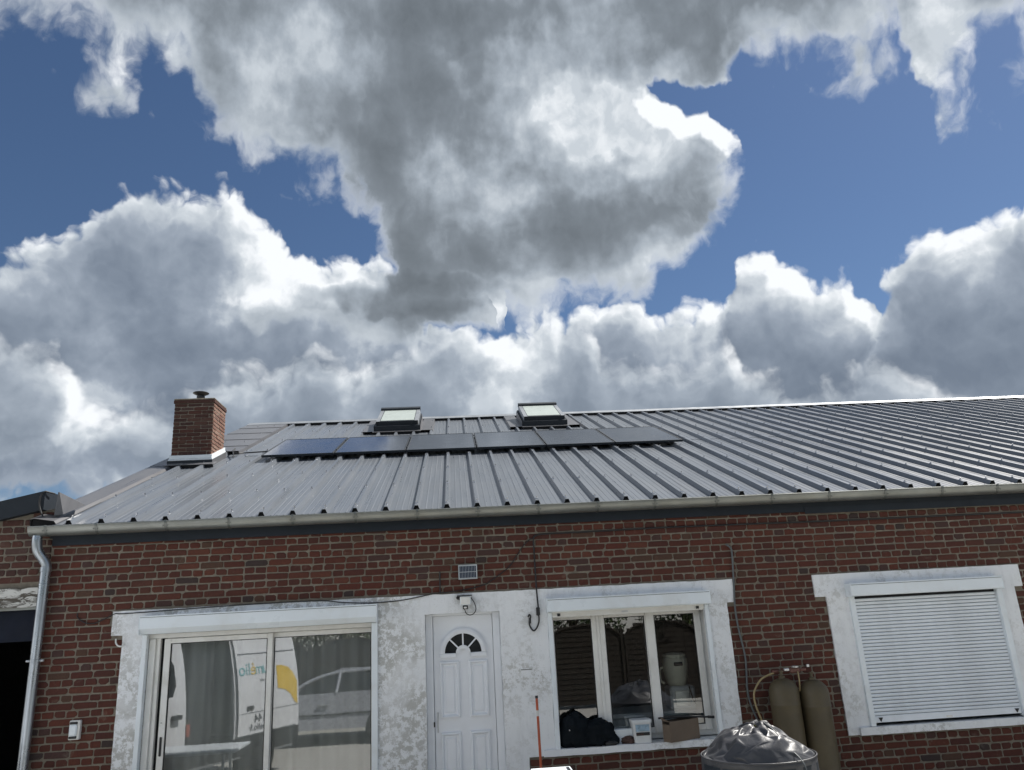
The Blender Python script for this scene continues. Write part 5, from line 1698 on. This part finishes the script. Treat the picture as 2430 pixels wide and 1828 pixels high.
patch([(.10, 1.00), (.17, 1.04), (.26, 1.16), (.38, 1.24), (.56, 1.28), (.56, 1.62), (.44, 1.62), (.30, 1.58), (.18, 1.48), (.10, 1.34)], .066).build('yellow_swoosh', MAT['logo_yellow'], van, local=True)
for (x_, z_) in ((1.15, 1.06), (2.52, 1.10)):
    MB().cbox(x_ - .07, x_ + .07, surf(z_) - .09, surf(z_) - .061 if x_ < 2 else surf(z_) - .005, z_ - .03, z_ + .03, .012).build('door_handle', MAT['rubber'], van, local=True)
MB().cbox(2.24, 2.31, -.012, .05, .82, .98, .01).build('side_lamp', MAT['lamp_red'], van, local=True)
for x_ in (.85, 4.15):
    wh = MB().lathe([(.18, -.11), (.31, -.11), (.335, -.08), (.335, .08), (.31, .11), (.18, .11)], 0, 0, 24)
    wh.v = [(x_ + a, .12 + c2, .335 + b2) for a, b2, c2 in wh.v]
    w_o = wh.build('wheel', MAT['tyre'], van, smooth=40, local=True)
    hb = MB().lathe([(.17, -.02), (.17, .02), (.05, .05)], 0, 0, 16)
    hb.v = [(x_ + a, .02 - c2, .335 + b2) for a, b2, c2 in hb.v]
    hb.build('hub', MAT['tyre'], w_o, local=True)
def lettering(body_, size, x_, z_, mat, parent, off):
    cu = bpy.data.curves.new('lettering', 'FONT')
    cu.body = body_
    cu.size = size
    cu.extrude = .0006
    cu.materials.append(MAT[mat])
    o = bpy.data.objects.new('lettering', cu)
    C.objects.link(o)
    o.parent = parent
    sl_ = math.atan2(surf(z_ + size * .5) - surf(z_), size * .5)
    o.location = (x_, surf(z_) - off, z_)
    o.rotation_euler = (math.pi / 2 - sl_, 0, 0)
    bpy.context.view_layer.update()
    me = bpy.data.meshes.new_from_object(o)
    q = bpy.data.objects.new('lettering', me)
    C.objects.link(q)
    q.parent, q.location, q.rotation_euler = parent, o.location, o.rotation_euler
    bpy.data.objects.remove(o)
    q.name = 'lettering'
    return q
lettering('u', .26, .72, 1.53, 'logo_teal', van, .068)
lettering('m', .24, .83, 1.53, 'logo_teal', van, .068)
lettering('\u00e9', .26, .98, 1.53, 'logo_yellow', van, .068)
lettering('lio', .26, 1.10, 1.53, 'logo_teal', van, .068)
lettering('3144', .17, .72, .845, 'text_dark', van, .068)
lettering('umelio', .05, .78, 1.42, 'text_dark', van, .068)
lettering('umelio.fr', .13, .70, .74, 'text_dark', van, .068)

car = thing('silver_car', 'silver grey hatchback parked on the gravel, mirrored in the right pane of the sliding door', 'car', (-2.8, -7.9, 0))
YS, YF = -7.15, -8.75
prof_c = [(-4.75, .42), (-4.78, .62), (-4.55, .80), (-3.75, .90), (-3.20, .93), (-1.05, .97), (-.90, .85), (-.88, .42), (-1.2, .30), (-4.4, .30)]
bd = MB().prism([(z_, x_) for x_, z_ in prof_c][::-1], YF, YS, 1)
bd.v = [(x_, y_ - .05 if (y_ > -8 and z_ > .85) else y_, z_) for x_, y_, z_ in bd.v]
car_o = bd.build('body', MAT['car_silver'], car, smooth=25)
gh = MB()
lowp = [(-3.30, .925), (-1.15, .965)]
gh.add([(-3.28, YS - .06, .93), (-1.12, YS - .06, .96), (-1.12, YF + .06, .96), (-3.28, YF + .06, .93), (-2.52, YS - .22, 1.27), (-1.55, YS - .22, 1.29), (-1.55, YF + .22, 1.29), (-2.52, YF + .22, 1.27)],
       [(0, 1, 5, 4), (1, 2, 6, 5), (2, 3, 7, 6), (3, 0, 4, 7), (4, 5, 6, 7)])
gh.f = [f for f in gh.f]
gh.build('window', MAT['fan_glass'], car)
MB().box(-2.50, -1.57, YF + .24, YS - .24, 1.292, 1.315).build('roof', MAT['car_silver'], car)
MB().tube(bez([(-3.34, YS - .05, .935), (-2.95, YS - .13, 1.15), (-2.52, YS - .20, 1.275), (-2.0, YS - .22, 1.315), (-1.55, YS - .21, 1.30), (-1.12, YS - .06, .97)], 6), .032, 8).build('roof_rail', MAT['car_silver'], car, smooth=60)
MB().tube([(-2.42, YS - .052, .94), (-2.36, YS - .21, 1.285)], .035, 8).build('pillar', MAT['car_silver'], car, smooth=60)
MB().cbox(-2.75, -2.55, YS - .03, YS + .025, .72, .755, .008).build('door_handle', MAT['aluminium'], car)
MB().box(-4.3, -1.2, YS - .01, YS + .008, .55, .575).build('trim_strip', MAT['rubber'], car)
for x_ in (-4.1, -1.55):
    wh = MB().lathe([(.17, -.1), (.28, -.1), (.305, -.07), (.305, .07), (.28, .1), (.17, .1)], 0, 0, 24)
    wh.v = [(x_ + a, YS - .09 + c2, .305 + b2) for a, b2, c2 in wh.v]
    wh.build('wheel', MAT['tyre'], car, smooth=40)

tt = thing('trestle_table', 'white folding work table on metal trestles, mirrored low in the sliding door', 'table', (-3.1, -1.3, 0))
MB().cbox(-3.75, -2.62, -1.75, -1.05, .845, .875, .005).build('table_top', MAT['pvc'], tt)
for x_ in (-3.6, -2.8):
    for s_ in (-1, 1):
        MB().tube([(x_, -1.4 + s_ * .12, .84), (x_, -1.4 + s_ * .32, 0.0)], .018, 10).build('leg', MAT['aluminium'], tt, smooth=50)
MB().tube([(-3.6, -1.2, .45), (-2.8, -1.2, .45)], .03, 10).build('rail', MAT['aluminium'], tt, smooth=50)

m, t, b = material('fence_wood', 0.9, spec=0.15)
geo_ = t.n('ShaderNodeNewGeometry')
oi = t.n('ShaderNodeObjectInfo')
mp = t.n('ShaderNodeMapping')
t.put(mp.inputs['Vector'], geo_.outputs['Position'])
mp.inputs['Scale'].default_value = (1.5, 1.5, 30)
g_ = t.noise(mp.outputs[0], 2.0, 6, 0.65).outputs['Fac']
c_ = t.mix(g_, (0.022, 0.018, 0.015), (0.055, 0.046, 0.038))
t.put(b.inputs['Base Color'], t.mix(t.m('MULTIPLY', oi.outputs['Random'], 0.5), c_, (0.03, 0.027, 0.024)))
FYY = -10.4
sme_ = {}
fl = ['dark wooden fence panel behind the white van, at the end of the fence', 'dark wooden fence panel between the white van and the silver car', 'dark wooden fence panel behind the front of the silver car', 'dark wooden fence panel behind the rear of the silver car', 'dark wooden fence panel with arched top, mirrored in the left pane of the kitchen window', 'dark wooden fence panel with arched top, mirrored in the middle pane of the kitchen window', 'dark wooden fence panel with arched top, mirrored in the pane beside the cream jar']
for i, x0 in enumerate((-7.15, -5.30, -3.45, -1.60, .25, 2.10, 3.95)):
    fp = thing('garden_fence', fl[i], 'fence', (x0 + .9, FYY, 0), 'arched fence panels across the yard')
    for k in range(15):
        z0 = .08 + k * .118
        xc_ = x0 + .9
        hw_ = .86
        if z0 > 1.5:
            hw_ = .86 * math.sqrt(max(0.05, 1 - ((z0 - 1.5) / .36) ** 2))
        mb = MB().add([(xc_ - hw_, FYY + .022, z0), (xc_ + hw_, FYY + .022, z0), (xc_ + hw_, FYY + .008, z0 + .122), (xc_ - hw_, FYY + .008, z0 + .122), (xc_ - hw_, FYY - .004, z0), (xc_ + hw_, FYY - .004, z0), (xc_ + hw_, FYY - .004, z0 + .122), (xc_ - hw_, FYY - .004, z0 + .122)],
                      [(1, 0, 3, 2), (0, 1, 5, 4), (3, 7, 6, 2), (4, 5, 6, 7), (0, 4, 7, 3), (1, 2, 6, 5)])
        mb.build('slat', MAT['fence_wood'], fp)
    for x_ in (x0, x0 + 1.76):
        MB().cbox(x_, x_ + .045, FYY - .02, FYY + .045, 0, 1.62, .004).build('stile', MAT['fence_wood'], fp)
    arcp = [(x0 + .9 + .89 * math.cos(a), FYY + .02, 1.5 + .37 * math.sin(a)) for a in [math.pi * j / 14 for j in range(15)]]
    MB().tube(arcp, .028, 6).build('arched_rail', MAT['fence_wood'], fp)

for i in range(8):
    fpo = thing('fence_post', ('fence post at the van end of the wooden fence', 'second fence post from the van end', 'third fence post from the van end', 'fourth fence post from the van end', 'fence post left of the panel mirrored in the left kitchen pane', 'fence post between the panels mirrored in the left and middle kitchen panes', 'fence post between the panels mirrored in the middle and last kitchen panes', 'fence post at the far end of the wooden fence')[i], 'fence post', (-7.20 + i * 1.85 + .0, FYY - .01, 0), 'posts of the wooden fence')
    xp = -7.20 + i * 1.85
    MB().cbox(xp - .045, xp + .045, FYY - .06, FYY + .03, 0, 1.72, .006).build('post', MAT['fence_wood'], fpo)
    MB().add([(xp - .05, FYY - .065, 1.721), (xp + .05, FYY - .065, 1.721), (xp + .05, FYY + .035, 1.721), (xp - .05, FYY + .035, 1.721), (xp, FYY - .015, 1.78)], [(0, 1, 4), (1, 2, 4), (2, 3, 4), (3, 0, 4), (3, 2, 1, 0)]).build('post_cap', MAT['fence_wood'], fpo)

# trees behind the fence
m, t, b = material('leaf', 0.6, spec=0.3)
geo_ = t.n('ShaderNodeNewGeometry')
t.put(b.inputs['Base Color'], t.ramp(geo_.outputs['Random Per Island'], [(0.0, (0.030, 0.050, 0.014)), (0.5, (0.050, 0.085, 0.022)), (1.0, (0.085, 0.115, 0.035))]))
b.inputs['Subsurface Weight'].default_value = 0.0
simple('bark', (0.09, 0.07, 0.05), 0.9, var=0.3, scale=9, bmp=0.3)
trng = random.Random(3)
def tree_mesh(h, rad, n):
    mb = MB()
    cl = [(trng.gauss(0, rad * .45), trng.gauss(0, rad * .45), h * trng.uniform(.35, 1.0), rad * trng.uniform(.28, .5)) for _ in range(16)]
    for _ in range(n):
        cx_, cy_, cz_, cr = cl[trng.randrange(16)]
        d_ = Vector((trng.gauss(0, 1), trng.gauss(0, 1), trng.gauss(0, 1))).normalized() * cr * trng.uniform(.55, 1.05)
        p = Vector((cx_, cy_, cz_)) + d_
        u_ = Vector((trng.gauss(0, 1), trng.gauss(0, 1), trng.gauss(0, 1))).normalized()
        v_ = u_.cross(Vector((trng.gauss(0, 1), trng.gauss(0, 1), trng.gauss(0, 1)))).normalized()
        s_ = trng.uniform(.04, .085)
        mb.add([p - u_ * s_, p + v_ * s_ * .5, p + u_ * s_, p - v_ * s_ * .5], [(0, 1, 2, 3)])
    return mb.mesh('crown', MAT['leaf'])
tms = [tree_mesh(4.2, 2.1, 9000), tree_mesh(3.6, 1.9, 8000)]
for i, (x_, y_, lab) in enumerate(((.2, -13.2, 'leafy tree behind the fence at the end nearest the door'), (3.2, -13.8, 'broad leafy tree behind the middle of the arched fence'), (6.3, -13.2, 'leafy tree behind the far end of the arched fence'), (-3.2, -13.6, 'leafy tree behind the parked silver car'), (-6.5, -12.5, 'leafy tree behind the white van'))):
    tr_ = thing('tree', lab, 'tree', (x_, y_, 0), 'trees across the yard')
    c_ = bpy.data.objects.new('crown', tms[i % 2])
    C.objects.link(c_)
    c_.parent = tr_
    c_.rotation_euler = (0, 0, i * 1.3)
    tk = MB().tube([(0, 0, 0), (.03, .02, .9), (-.02, .05, 1.9), (.05, 0, 3.0)], [.14, .11, .085, .04], 10)
    for k in range(5):
        a = k * 1.26
        tk.tube([(0, 0, 1.3 + .25 * k), (.45 * math.cos(a), .45 * math.sin(a), 1.9 + .25 * k), (.9 * math.cos(a), .9 * math.sin(a), 2.3 + .25 * k)], [.05, .035, .015], 7)
    tk.build('trunk', MAT['bark'], tr_, local=True)
